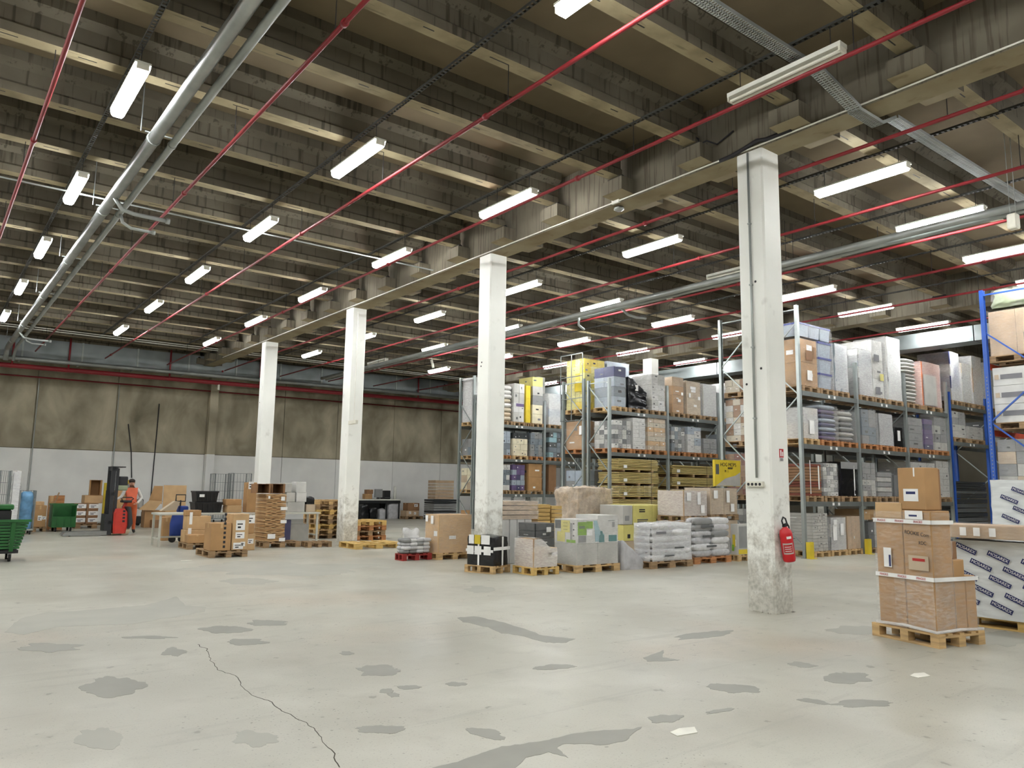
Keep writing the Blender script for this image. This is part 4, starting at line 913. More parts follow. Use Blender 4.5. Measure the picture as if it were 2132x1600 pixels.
def zat(px, py, X): return AX(px, py, X).z

# --- tall brown carton load, foreground right (rotated slightly)
x, y, dx, dy = 8.62, 3.79, 0.74, 0.83
rz = R(-13)
pallet(x, y, 0.001, dx, dy, 'foreground pallet under the tall brown cartons at the right', 'wood', rz, True, 'pallets on the floor')
t = thing('tall_carton_load', 'tall brown carton load with white tape bands in the right foreground', 'pallet load', (x, y, PH+.002), rz, 'wrapped pallet loads')
e = 0.03
t_outer = t
def tc(nm, u0, v0, z0, u1, v1, z1, c='brown'): return MB().bbox(u0, v0, z0, u1, v1, z1, 0.008).build(nm, P(c), t)
tc('carton', e, e, 0, 0.40, 0.445, 1.32); tc('carton', e, 0.455, 0, 0.40, 0.87, 1.22)
tc('carton', 0.41, e, 0, 0.62, 0.60, 0.78); tc('carton', 0.63, e, 0, 0.82, 0.60, 0.60)
tc('carton', e, 0.455, 1.22, 0.40, 0.87, 1.40, 'brown_l'); tc('carton', 0.05, 0.10, 1.325, 0.33, 0.50, 1.80); tc('carton', 0.335, 0.13, 1.325, 0.40, 0.48, 1.79, 'brown_d')
tc('carton', 0.42, 0.06, 0.785, 0.54, 0.40, 0.98, 'brown_d')
for z in (0.55, 1.17):
    w_ = 0.84 if z < 0.84 else 0.42
    MB().box(e-.03, e-.03, z, w_, e-.024, z+.045).build('tape_band', P('label'), t); MB().box(e-.03, e-.03, z, e-.024, 0.885, z+.045).build('tape_band', P('label'), t)
    for k in range(3): put_text('tape_print', 'FRAGILE', P('redink'), 0.036, t, (e-.032, 0.75-k*.28, z+.022), 'x')
MB().box(e-.03, .62, 0.66, e-.027, .74, .88).build('paper_label', P('label'), t); MB().box(e-.032, .63, 0.67, e-.03, .66, .8).build('print', P('navy'), t)
MB().box(.046, .2, 1.42, .049, .42, 1.56).build('paper_label', P('label'), t); MB().box(.044, .24, 1.50, .046, .38, 1.53).build('print', P('navy'), t)
MB().box(e-.03, .12, 1.22, e-.027, .38, 1.315).build('paper_label', P('label'), t); MB().box(e-.032, .2, 1.25, e-.03, .32, 1.27).build('print', P('navy'), t)
MB().box(e-.03, .07, .66, e-.028, .36, .82).build('paper_label', P('tan'), t); MB().box(e-.033, .12, .76, e-.03, .3, .79).build('red_print', P('redink'), t)
put_text('handwriting', 'ROOKIE Com', P('ink'), 0.06, t, (e-.032, .22, 1.06), 'x', -0.08); put_text('handwriting', 'RDC', P('ink'), 0.055, t, (e-.032, .14, .96), 'x')
MB().box(.048, .24, 1.70, .05, .26, 1.8).build('tape', P('label'), t)
shell(0.37, 0.86, 1.3, 3, 0.015, 0.1, False, 0, 0.012).xform(Matrix.Translation((e, e, 0))).build('stretch_film', MATS['film_clear'], t, True)
shell(0.80, 0.58, 0.58, 4, 0.012, 0.1, False, 0, 0.010).xform(Matrix.Translation((e, e, 0))).build('stretch_film', MATS['film_clear'], t, True)
MB().tube([(-.01, .9, .02), (-.02, .45, .04), (-.02, -.01, .02), (.4, -.02, .035), (.86, -.01, .02)], 0.018, 6).build('gathered_film', MATS['film_milky'], t, True)
t.scale = (0.84, 0.83, 0.97); t.location.y += 0.01
# --- white printed wrap stacks at the right edge
def printed_stack(x, y, z, dx, dy, h, label, seed, faces):
    t = thing('printed_wrap_stack', label, 'pallet load', (x, y, z), 0, 'white printed wrapped stacks')
    g = shell(dx, dy, h, seed, 0.018, 0.1, True, 0, 0.0); g.box(0.02, 0.02, 0, dx-.02, dy-.02, h-.02)
    g.build('white_wrap', MATS['white_wrap'], t, True)
    rr = random.Random(seed); k = 0
    z0 = 0.09
    while z0 < h-0.05:
        v = (0.12 if k % 2 else 0.28)
        while v < dy-0.1:
            zz = z0+0.35*(v-dy*.5)*0.55+rr.uniform(-.01, .01)
            if 0.05 < zz < h-.06:
                m_ = Matrix.Translation((-.017, v, zz)) @ FACE_X @ Matrix.Rotation(-0.42, 4, 'Z')
                gg = MB(); gg.box(-.125, -.03, 0, .125, .03, .002); o = gg.build('logo_plate', P('navy'), t); o.matrix_local = m_
                put_text('logo_letters', 'MOSAREX', P('label'), 0.05, t, (-.0205, v, zz), 'x', -0.42)
            v += 0.36
        z0 += 0.15; k += 1
    return t
pallet(10.5, 2.9, 0.001, 1.3, 1.45, 'pallet under the front white printed stack at the right edge', 'wood_yellow', 0, True, 'pallets on the floor', 0.12)
printed_stack(10.47, 2.85, 0.123, 1.3, 1.5, 0.92, 'front white printed wrapped stack behind the tall brown cartons', 5, 'x')
t = thing('flat_carton_pack', 'long flat kraft carton with clear film on the front printed stack', 'box', (10.3, 2.9, 1.08), R(3), None)
MB().bbox(0, 0, 0, 0.62, 1.55, 0.16, 0.01).build('carton', P('kraft'), t); shell(0.62, 1.55, 0.16, 9, 0.02, 0.1, True, 0, 0.012).build('stretch_film', MATS['film_clear'], t, True)
for v in (1.2, 1.05, 0.88): MB().box(-.03, v, .03, -.025, v+.07, .13).build('painted_film_glare', P('label'), t)  # white plates painted in as glare on the clear film
pallet(13.4, 2.9, 0.001, 1.3, 1.8, 'pallet under the rear white printed stack at the right edge', 'wood_yellow', 0, True, 'pallets on the floor', 0.12)
printed_stack(13.4, 3.0, 0.123, 1.3, 1.98, 1.72, 'rear taller white printed wrapped stack in front of the blue rack', 6, 'x')

# --- row of loads in the middle
# red pallet with white bags
X, Y, dx, dy, zb, h = floor_pallet((838, 1169, 822, 899, 1103), 'red-painted pallet carrying the white bag heap', 'wood_red')
load('sacks', X, Y, zb, dx, dy, h*.62, 'heap of small white bags on the red pallet', ['bag_white', 'bag_grey', 'grey'], (4, 2, 4), None, name='bag_heap')
load('lump', X+.05, Y+.08, zb+h*.64, dx-.3, dy-.2, h*.4, 'crumpled white bags topping the heap on the red pallet', ['bag_white'], wrap='film_clear', amp=.1)
# big brown box behind the second column
X, Y, dx, dy, zb, h = floor_pallet((911, 1167, 880, 984, 1072), 'pallet under the big brown film-wrapped carton', 'wood')
load('cartons', X, Y, zb, dx, dy, h, 'big brown film-wrapped carton left of the second column', ['brown_l'], (1, 1, 1), 'film_clear', tag_at=[(.3, .75, .1, .18, 'label', 1), (.7, .8, .1, .14, 'label', 1)])
# black wrapped load
p = FL(1027, 1197); rz = R(18); dx, dy = .56, .68; zb = PH+.002; h = AX(1027, 1118, p.x).z-zb
pallet(p.x, p.y, .001, dx, dy, 'pallet under the black strapped load', 'wood', rz, True, 'pallets on the floor')
q = Matrix.Rotation(rz, 3, 'Z') @ Vector((.02, .02, 0)); dx -= .04; dy -= .04
t = load('lump', p.x+q.x, p.y+q.y, zb, dx, dy, h, 'black wrapped load with white straps and yellow label', ['black_film'], wrap=None, amp=.03, rnd=.05, rz=rz)
for u in (.5,): ubox('strap', P('label'), t, u*dx, -.012, 0, .05, .004, h*.98); ubox('strap', P('label'), t, -.014, u*dy, 0, .004, .04, h*.98)
ubox('strap', P('label'), t, -.01, -.014, h*.52, dx+.02, .004, .06); ubox('strap', P('label'), t, -.015, 0, h*.45, .004, dy, .05)
for v, c, w_ in ((.70, 'label', .12), (.46, 'yellow', .14), (.12, 'label', .2)): ubox('paper_label', P(c), t, -.022, v*dy, h*.72, .004, w_, .17)
for v in (.08, .42, .7): ubox('paper_label', P('label'), t, -.022, v*dy, h*.36, .004, .16, .16)
# white film small boxes
X, Y, dx, dy, zb, h = floor_pallet((1110, 1200, 1064, 1164, 1124), 'pale pallet under the small boxes in milky film', 'wood_yellow', maxdy=.62)
t = thing('film_wrapped_boxes', 'low kraft boxes in milky film in front of the printed boxes', 'pallet load', (X, Y, zb), 0, 'wrapped pallet loads')
ubox('carton', P('kraft'), t, 0, 0, 0, dx*.48, dy, h*.68); ubox('carton', P('tan'), t, dx*.5, 0, 0, dx*.5, dy, h*.68); ubox('carton', P('kraft'), t, 0, dy*.35, h*.69, dx*.4, dy*.6, h*.3)
g = shell(dx, dy, h, 11, .02, .08, True, 0, .015)
g.v = [(a, b, c*(1-.34*max(0, min(1, (a/dx-.35)*3))) if c > h*.6 else c) for a, b, c in g.v]
g.build('stretch_film', MATS['film_milky'], t, True)
# printed appliance boxes
X, Y, dx, dy, zb, h = floor_pallet((1200, 1195, 1150, 1291, 1083), 'pallet under the green and teal printed boxes', 'wood')
t = thing('printed_appliance_boxes', 'white appliance boxes printed green and teal, film-wrapped', 'pallet load', (X, Y, zb), 0, 'wrapped pallet loads')
hl = h*.47
for i in range(2):
    ubox('lower_box', P('offwhite'), t, i*dx/2+.003, 0, 0, dx/2-.006, dy, hl-.004); ubox('upper_box', P('white'), t, i*dx/2+.003, 0.0, hl, dx/2-.006, dy, h-hl+(0.08 if i else 0))
hu = h-hl
def pr(nm, c, u, v, w_, h_, side='y', z0=hl, hh=hu):
    if side == 'y': return ubox(nm, P(c), t, u*dx, -.004, z0+v*hh, w_*dx, .003, h_*hh)
    return ubox(nm, P(c), t, -.004, u*dy, z0+v*hh, .003, w_*dy, h_*hh)
pr('green_print', 'green', .03, .35, .2, .55); pr('green_print', 'green', .23, .62, .15, .3); pr('grey_print', 'grey', .04, .05, .18, .28); pr('white_print', 'label', .24, .33, .13, .24)
pr('dark_print', 'ink', .05, .78, .1, .06); pr('dark_print', 'grey_d', .05, .62, .14, .12)
MB().prismy([(dx*.44, hl+.06*hu), (dx*.66, hl+.06*hu), (dx*.66, hl+.35*hu), (dx*.55, hl+.55*hu), (dx*.48, hl+.95*hu), (dx*.40, hl+.95*hu), (dx*.43, hl+.5*hu)], -.005, -.001).build('blue_print', P('teal_l'), t)
MB().prismy([(dx*.53, hl+.03*hu), (dx*.66, hl+.03*hu), (dx*.65, hl+.32*hu), (dx*.62, hl+.36*hu), (dx*.61, hl+.5*hu), (dx*.56, hl+.5*hu), (dx*.57, hl+.36*hu), (dx*.54, hl+.32*hu)], -.008, -.005).build('teal_print', P('teal'), t)
pr('teal_print', 'teal', .77, .05, .2, .27); pr('grey_print', 'grey', .86, .66, .06, .22); pr('dark_print', 'grey_d', .76, .93, .16, .02)
pr('yellow_print', 'yellow_l', .3, .45, .4, .5, 'x'); pr('yellow_print', 'yellow_l', .52, .05, .36, .42, 'x'); pr('green_print', 'green', .05, .03, .4, .12, 'x'); pr('grey_print', 'grey_d', .72, .6, .26, .35, 'x'); pr('grey_print', 'grey', .2, .15, .08, .7, 'x')
for k in range(3): pr('dark_print', 'ink', .1, .3+k*.25, .06, .05, 'x')
for k in range(3): pr('dark_print', 'ink', .4, .55+k*.14, .2, .03, 'x')
shell(dx, dy, h, 12, .012, .12, True, 0, .018).build('stretch_film', MATS['film_clear'], t, True)
# grey triangular bundle
p = FL(1312, 1187)
tag(lump(0.6, 0.55, 0.62, 31, .04, .06, .08, .72).build('grey_film_bundle', MATS['bag_grey'], None, True), 'slanted grey film bundle between the printed boxes and white sacks', 'bundle').location = (p.x-.17, p.y, 0)
# white sack pallets
X, Y, dx, dy, zb, h = floor_pallet((1356, 1186, 1318, 1443, 1091), 'pallet under the left white sack stack', 'wood_old')
load('sacks', X, Y, zb, dx, dy, h, 'left stack of white printed sacks in glossy film', ['bag_white', 'bag_grey', 'bag_white'], (2, 2, 6), 'film_milky', amp=.05, tag_at=[(.3, .12, .3, .03, 'grey_d'), (.55, .32, .3, .03, 'grey_d'), (.1, .72, .3, .05, 'greydot')])
X, Y, dx, dy, zb, h = floor_pallet((1447, 1176, 1425, 1523, 1080), 'pallet under the right white sack stack', 'wood_warm')
load('sacks', X, Y, zb, dx, dy, h, 'right stack of grey-white sacks beside the nearest column', ['bag_white', 'bag_grey', 'grey'], (2, 2, 6), 'film_clear', amp=.04, tag_at=[(.15, .75, .45, .05, 'grey_d'), (.2, .5, .4, .05, 'grey_d'), (.3, .25, .35, .04, 'grey_d')])
# yellow printed carton by the column
X, Y, dx, dy, zb, h = floor_pallet((1538, 1170, 1518, 1580, 1092), 'pallet under the yellow and white printed carton', 'wood', maxdy=.8)
t = load('cartons', X, Y, zb, dx, dy, h, 'yellow and white printed carton half hidden by the nearest column', ['offwhite'], (1, 1, 1), None, name='printed_carton')
ubox('yellow_print', P('yellow'), t, -.006, .35*dy, .25*h, .004, .35*dy, .4*h); ubox('yellow_print', P('yellow'), t, .02, -.006, .02*h, dx*.9, .004, .15*h); ubox('green_print', P('green'), t, -.008, .5*dy, .12*h, .004, .3*dy, .2*h); ubox('grey_print', P('grey'), t, .05, -.006, .22*h, dx*.8, .004, .7*h)
# second rank behind (Y around 13)
def rank(cx, cy, lx, rx, ty, zb=0.0): return fit(cx, cy, lx, rx, ty, zb)
Yb = 13.2
X0 = solveX(1044, Yb, 0, 1150); X1 = solveX(1107, Yb, 0, 1150); zt = AY(1075, 1082, Yb).z
n_ = 4; w_ = (X1-X0)/n_
for i in range(n_):
    carton(X0+i*w_+.005, Yb, 0.001, w_-.01, .7, zt, 'tall white carton behind the second column, %s from its right side' % ORD[i], 'white', 0, False, (), 'white cartons behind the second column')
zt2 = AY(1075, 1043, Yb).z
load('sheets', X0, Yb-.02, zt+.003, solveX(1119, Yb, zt, 1080)-X0, .8, zt2-zt, 'flat kraft paper packs wrapped in film on the tall white cartons', ['paper_wrap'], (1, 1, 4), 'film_clear', amp=.03, jit=.02)
Xs = solveX(1119, Yb+.3, 0, 1150)
for i, (a, b, ty) in enumerate(((1119, 1146, 1050), (1148, 1171, 1053))):
    xa, xb = solveX(a, Yb+.3, .3, 1140), solveX(b, Yb+.3, .3, 1140)
    load('sheets', xa, Yb+.3, 0.001, xb-xa-.02, .8, AY(a, ty, Yb+.3).z, 'yellow wooden slat crate, %s of two beside the crumpled wrap' % ('left' if i == 0 else 'right'), ['wood_yellow'], (1, 1, 14), None, cat='crate', group='yellow slat crates', name='slat_crate')
X, Y, dx, dy, h = fit(1112, 1146, 1104, 1142, 1092)
load('cartons', 10.0, 12.1, 0.001, .52, .55, AY(1120, 1090, 12.1).z, 'dark grey strapped boxes behind the small film-wrapped boxes', ['charcoal', 'charcoal', 'grey_d'], (1, 1, 6), 'film_clear', tag_at=[(.5, .8, .12, .1)])
# crumpled brown wrap
Yc = 14.1; xa, xb = solveX(1204, Yc, 0, 1140), solveX(1275, Yc, 0, 1140)
load('lump', xa, Yc, 0.001, xb-xa, .9, AY(1220, 1016, Yc).z, 'tall load in crumpled brown film behind the printed boxes', ['crumple'], wrap='film_clear', amp=.07, rnd=.04)
# yellow boxes
Yy = 13.12; xa, xb = solveX(1319, Yy, 0, 1130), solveX(1398, Yy, 0, 1130); zt = AY(1350, 1052, Yy).z; zl = AY(1350, 1092, Yy).z
load('cartons', xa-.35, Yy, 0.001, xb-xa+.35, .8, zl-.004, 'brown cartons carrying the pale yellow boxes', ['tan', 'yellow_l'], (3, 1, 2), None)
for i in range(2):
    w_ = (xb-xa)/2
    t = carton(xa+i*w_+.004, Yy, zl, w_-.008, .8, zt-zl, 'pale yellow carton with dark lettering, %s of the pair' % ('left' if i == 0 else 'right'), 'yellow_l', 0, False, (), 'pale yellow cartons')
    for k, (u, v, ww) in enumerate(((.3, .72, .3), (.3, .62, .3), (.2, .2, .55), (.2, .1, .5))): ubox('print', P('ink' if k < 2 else 'grey_d'), t, u*w_, -.004, v*(zt-zl), ww*w_, .003, .03)
carton(xa-.36, Yy, zl, .34, .8, (zt-zl)*.98, 'pale printed carton left of the pale yellow pair', 'offwhite', 0, False, [(.1, .5, .2, .1, 'offwhite'), (.2, .2, .15, .12, 'grey')], 'pale yellow cartons')
carton(11.95, 12.15, 0.001, .34, .5, .95, 'narrow brown carton right of the printed appliance boxes', 'tan')
# upper kraft boxes behind the sack stacks
Yk = 12.2
for nm, a, b, ty, by, c, lb in (('k', 1424, 1471, 1022, 1075, 'kraft', 'film-wrapped kraft boxes behind the right sack stack'), ('k', 1480, 1536, 1016, 1072, 'tan', 'kraft box with white labels beside the yellow board')):
    xa, xb = solveX(a, Yk, .8, by), solveX(b, Yk, .8, by); zb_, zt = AY(a, by, Yk).z, AY(a, ty, Yk).z
    load('cartons', xa, Yk, 0.001, xb-xa, .8, zb_-.15, 'grey cartons under the %s' % lb, ['grey', 'tan'], (2, 1, 2), None)
    pallet(xa-.02, Yk-.02, zb_-.147, xb-xa+.04, .84, 'upper pallet under the %s' % lb, 'wood_old')
    load('cartons', xa, Yk, zb_, xb-xa, .8, zt-zb_, lb, [c], (2, 1, 1), 'film_milky' if c == 'kraft' else 'film_clear', tag_at=[(.08, .6, .16, .2), (.55, .45, .12, .3), (.7, .1, .14, .2)])
# yellow board
Yo = 12.35; xa, xb = solveX(1489, Yo, 1.5, 1010), solveX(1543, Yo, 1.5, 1010); z0 = AY(1480, 1016, Yk).z+.045; z1 = AY(1500, 958, Yo).z
t = thing('yellow_sign_board', 'yellow printed board with dark lettering left of the nearest column', 'sign', (xa, Yo, z0), 0)
w_, h_ = xb-xa, z1-z0
ubox('board', P('yellow'), t, 0, 0, 0, w_, .06, h_)
MB().prismy([(w_*.04, .01), (w_*.98, .01), (w_*.98, h_*.55), (w_*.8, h_*.42), (w_*.4, h_*.3), (w_*.15, h_*.1)], -.006, -.001).build('white_print', P('offwhite'), t)
put_text('lettering', 'HOG MOPS', P('ink'), .13, t, (w_*.52, -.005, h_*.82)); ubox('small_print', P('ink'), t, w_*.5, -.005, h_*.7, w_*.2, .003, .02); ubox('small_print', P('ink'), t, w_*.5, -.005, h_*.66, w_*.18, .003, .02)
put_text('lettering', 'M  1', P('ink'), .09, t, (w_*.45, -.005, h_*.57)); ubox('photo_strip', P('grey_d'), t, w_*.04, -.005, h_*.45, w_*.12, .003, h_*.38)
ubox('foot', P('grey'), t, w_*.2, -.04, 0, .06, .16, .01); ubox('foot', P('grey'), t, w_*.7, -.04, 0, .06, .16, .01)

# ================================================================== COLUMN ACCESSORIES
# wall conduit and socket strip on the nearest column (left face, facing -X)
xf = 9.13
u = lambda px, py: AX(px, py, xf)
t = thing('column_conduit', 'grey cable conduit running down the nearest column to the sockets', 'conduit', (xf-.02, 6.06, 0))
a = u(1558, 325); b = u(1580, 1000)
MB().cyl((0, a.y-6.06, 6.48), (0, a.y-6.06, b.z+.03), .016, 8).build('pipe', MATS['galva_dull'], t, True)
for z in (2.6, 3.6, 4.5, 5.4): MB().box(-.022, a.y-6.06-.022, z, .02, a.y-6.06+.022, z+.02).build('clip', MATS['galva_dull'], t)
c = u(1575, 1009)
t = thing('socket_strip', 'white four-socket strip on the nearest column', 'socket strip', (xf-.055, c.y, c.z))
MB().bbox(0, -.13, -.035, .055, .13, .04, .006).build('housing', MATS['cream_plastic'], t)
for k in range(4): MB().cyl((.002, -.09+k*.06, .0), (-.004, -.09+k*.06, .0), .02, 10).build('socket', P('ink'), t)
# sign on right face (facing -Y)
yf = 6.06; v = lambda px, py: AY(px, py, yf)
a, b = v(1622, 935), v(1633, 962)
t = thing('extinguisher_sign', 'small red and white extinguisher sign on the nearest column', 'sign', (a.x, yf-.006, b.z))
w_, h_ = .095, a.z-b.z; ubox('red_panel', P('red'), t, 0, 0, h_*.32, w_, .005, h_*.68); ubox('white_symbol', P('label'), t, w_*.15, -.002, h_*.42, w_*.3, .003, h_*.48); ubox('white_symbol', P('label'), t, w_*.62, -.002, h_*.42, w_*.22, .003, h_*.35)
ubox('text_panel', P('label'), t, 0, 0, 0, w_, .005, h_*.3)
for k in range(3): ubox('print', P('ink'), t, w_*.1, -.002, h_*(.05+k*.08), w_*.75, .003, h_*.045)
MB().box(9.33, yf-.003, 2.06, 9.35, yf, 2.16).build('paint_mark', P('grey_d'), C1).matrix_world = Matrix.Translation((0, 0, 0))
# fire extinguisher
a, b = v(1627, 1095), v(1645, 1168)
t = thing('fire_extinguisher', 'red fire extinguisher hanging on the nearest column', 'fire extinguisher', (a.x+.02, yf-.095, b.z), 0)
Hh = a.z-b.z
MB().lathe([(.02, 0), (.075, .01), (.083, .04), (.083, Hh*.80), (.07, Hh*.90), (.03, Hh*.98), (.028, Hh)], (0, 0, 0), 20).build('cylinder', mat('extinguisher_red', (200, 26, 36), 0.35, var=.1), t, True)
MB().box(-.03, -.02, Hh, .035, .02, Hh+.025).box(-.01, -.012, Hh+.025, .06, .012, Hh+.04).build('valve', MATS['black_plastic'], t)
MB().tube([(-.03, 0, Hh+.02), (-.05, 0, Hh+.09), (-.01, 0, Hh+.13), (.04, 0, Hh+.1), (.06, 0, Hh+.03), (.09, .0, Hh*.97), (.1, 0, Hh*.8)], .011, 8).build('hose', MATS['black_plastic'], t, True)
def arc_patch(m, z0, z1, a0, a1, r=.0845):
    g = MB(); n = 8
    vs = [(r*math.cos(a0+(a1-a0)*i/n), r*math.sin(a0+(a1-a0)*i/n), z) for z in (z0, z1) for i in range(n+1)]
    g.add(vs, [(i, i+1, n+2+i, n+1+i) for i in range(n)]); return g.build('sticker', P(m), t)
arc_patch('label', Hh*.68, Hh*.75, R(-145), R(-100)); arc_patch('offwhite', Hh*.25, Hh*.56, R(-190), R(-95)); arc_patch('redink', Hh*.29, Hh*.52, R(-183), R(-102), .0855)
for k in range(3): arc_patch('label', Hh*(.33+k*.06), Hh*(.345+k*.06), R(-172), R(-114), .0862)
MB().box(-.03, .075, Hh*.7, .03, .095, Hh*.8).build('wall_bracket', MATS['steel'], t)
t.rotation_euler = (0, R(-11), 0); t.location.x -= 0.0
# thermostat box on third column
p = AX(738, 880, 9.13); t = thing('column_box', 'small white box lamp on the third column', 'box', (9.05, p.y, p.z)); MB().bbox(0, -.22, -.05, .08, .22, .05, .01).build('housing', MATS['cream_plastic'], t); MB().cyl((.06, 0, .05), (.06, 0, 3.0), .01, 6).build('conduit', MATS['conduit_white'], t)

# ================================================================== LEFT-HAND WORK AREA
def sl2(Y, lx, rx, by, ty, z=None):
    """pixel rectangle on the plane Y -> X0, X1, z0, z1"""
    z0 = AY((lx+rx)/2, by, Y).z if z is None else z
    return solveX(lx, Y, z0, by), solveX(rx, Y, z0, by), z0, AY((lx+rx)/2, ty, Y).z
def bx(Y, lx, rx, by, ty, label, c='brown', d=.4, z=None, **kw):
    X0, X1, z0, z1 = sl2(Y, lx, rx, by, ty, z); return carton(X0, Y, z0, X1-X0, d, z1-z0, label, c, **kw)
# carton pallet in front of the table
X, Y, dx, dy, h = fit(436, 1163, 407, 515, 1150)
pallet(X, Y, 0.001, dx, dy, 'pallet under the carton with dark vertical lettering', 'wood_old', 0, True, 'pallets on the floor')
XA, YA = X, Y; wA = solveX(481, YA, .146, 1148)-XA
t = carton(XA+.01, YA+.02, .147, wA-.02, .5, AY(455, 1090, YA).z-.147, 'tall brown carton with dark vertical lettering, front of the carton pallet', 'brown')
for k in range(8): ubox('vertical_print', P('ink'), t, wA*.58, -.004, .06+k*.1, .05, .003, .055)
XB = XA+wA+.02
carton(XB, YA+.05, .147, .36, .5, AY(495, 1071, YA).z-.147, 'tall brown carton with four white labels on the carton pallet', 'brown_l', labels=[(.2, .55, .2, .22), (.2, .32, .2, .14), (.1, .03, .22, .14), (.55, .1, .1, .1)])
X, Y, dx, dy, h = fit(392, 1146, 378, 442, 1135)
X, Y = X, Y+.12
pallet(X, Y, 0.001, .95, .8, 'pallet under the lower left brown cartons', 'wood_old', 0, True, 'pallets on the floor')
bx(Y+.02, 392, 428, 0, 1114, 'small square brown carton at the left of the carton pallets', 'brown', .36, .147)
bx(Y+.4, 384, 440, 0, 1104, 'wide brown carton behind the small square one', 'brown_l', .4, .147, labels=[(.1, .5, .08, .2)])
z_ = AY(410, 1104, Y+.4).z+.002
bx(Y+.4, 389, 438, 0, 1075, 'wide brown carton stacked second high on the left pallet', 'brown_l', .4, z_, labels=[(.08, .4, .07, .3)])
z_ = AY(410, 1075, Y+.4).z+.002
bx(Y+.45, 388, 419, 0, 1063, 'flat brown carton topping the left carton stack', 'brown', .3, z_)
bx(19.0, 512, 530, 0, 1112, 'pale brown carton standing right of the labelled tall carton', 'brown_l', .4, .001, labels=[(.1, .4, .15, .12)])
z_ = AY(520, 1112, 19.0).z+.002
bx(19.0, 510, 529, 0, 1076, 'brown carton with big white label beside the flattened cartons', 'brown', .4, z_, labels=[(.1, .6, .2, .2)])
# steel tables
def table(x0, x1, y0, d, z, label):
    t = thing('steel_table', label, 'table', (x0, y0, 0), 0, 'steel work tables'); L_ = x1-x0
    MB().bbox(0, 0, z-.05, L_, d, z, .008).build('table_top', MATS['table_top'], t)
    for x in (.06, L_-.06):
        for y in (.06, d-.06): ubox('leg', MATS['table_top'], t, x-.025, y-.025, 0, .05, .05, z-.05)
    ubox('stretcher', MATS['table_top'], t, .06, d-.08, .18, L_-.12, .03, .04); ubox('stretcher', MATS['table_top'], t, .05, .06, .18, .03, d-.12, .04); ubox('stretcher', MATS['table_top'], t, L_-.08, .06, .18, .03, d-.12, .04)
    return t
YT = 20.95; ZT = AY(400, 1069, YT).z
tx0, tx1 = solveX(331, YT, ZT, 1070), solveX(534, YT, ZT, 1070); ux0, ux1 = solveX(572, YT, ZT, 1068), solveX(667, YT, ZT, 1068)
table(tx0, tx1, YT, .8, ZT, 'long steel table carrying the black crates'); table(ux0, ux1, YT, .8, ZT, 'steel table carrying the white boxes beside the third column')
ztop = ZT+.001
for lx, rx, by, ty, lb, d in ((405, 462, 1068, 1046, 'lower black plastic crate on the long steel table', .5), (407, 454, 1045, 1023, 'upper black plastic crate with white label on the long steel table', .45)):
    X0, X1, z0, z1 = sl2(YT+.25, lx, rx, by, ty)
    if by == 1068: z0 = ztop; zk = z1
    else: z0 = zk+.002
    t = thing('black_crate', lb, 'crate', (X0, YT+.25, z0), 0, 'black plastic crates'); w_, h_ = X1-X0, z1-z0
    g = MB().loft([[(.03, .03, 0), (w_-.03, .03, 0), (w_-.03, d-.03, 0), (.03, d-.03, 0)], [(0, 0, h_*.9), (w_, 0, h_*.9), (w_, d, h_*.9), (0, d, h_*.9)]]); g.build('crate_body', MATS['black_plastic'], t)
    ubox('rim', MATS['black_plastic'], t, -.012, -.012, h_*.86, w_+.024, d+.024, h_*.13)
    for k in range(5): ubox('rib', MATS['black_plastic'], t, w_*(.1+k*.19), -.008, h_*.1, .02, .02, h_*.74)
    if by != 1068: ubox('paper_label', P('label'), t, w_*.15, -.025, h_*.45, w_*.22, .004, h_*.25)
bx(YT+.1, 473, 503, 0, 1053, 'brown carton at the right end of the long table, lower', 'brown_l', .4, ztop); z_ = AY(488, 1053, YT+.1).z+.002
bx(YT+.1, 471, 503, 0, 1040, 'brown carton at the right end of the long table, upper', 'brown', .35, z_)
bx(YT+.2, 512, 532, 0, 1005, 'tall narrow brown carton standing on the table beside flattened cartons', 'brown', .3, ztop, labels=[(.1, .78, .14, .2)])
# flattened cartons stack
X, Y, dx, dy, h = fit(549, 1142, 531, 626, 1130)
pallet(X, Y, 0.001, dx, dy, 'pallet under the flattened carton stack', 'wood_old', 0, True, 'pallets on the floor')
wS = solveX(592, Y, .147, 1130)-X; hS = AY(570, 1030, Y).z-.147
t = thing('flattened_carton_stack', 'tall stack of flattened brown cartons with wavy edges', 'carton stack', (X, Y+.02, .158), 0)
for k in range(34):
    zz = k*hS/34; o_ = random.uniform(-.012, .012)
    g = MB(); n = 10; th = hS/34*.8; ph = random.uniform(0, 6)
    r0 = [(i*wS/n, o_, zz+.008*math.sin(ph+i*1.3)) for i in range(n+1)]
    vs = [(x, y, z) for x, y, z in r0]+[(x, y, z+th) for x, y, z in r0]+[(x, y+.75, zz) for x, y, z in r0]+[(x, y+.75, zz+th) for x, y, z in r0]
    m = n+1; fs = []
    for i in range(n): fs += [(i, i+1, m+i+1, m+i), (m+i, m+i+1, 3*m+i+1, 3*m+i), (2*m+i, 3*m+i, 3*m+i+1, 2*m+i+1), (i, 2*m+i, 2*m+i+1, i+1)]
    fs += [(0, m, 3*m, 2*m), (n, 2*m+n, 3*m+n, m+n)]
    g.add(vs, fs).build('flat_carton', P('brown' if k % 3 else 'brown_l'), t)
for u_, v_, w_, h_ in ((.08, .9, .05, .07), (.72, .86, .1, .1), (.72, .66, .18, .08), (.75, .38, .16, .08), (.15, .06, .2, .12), (.72, .0, .16, .09)): ubox('paper_label', P('label'), t, u_*wS, -.03, v_*hS, w_, .004, h_)
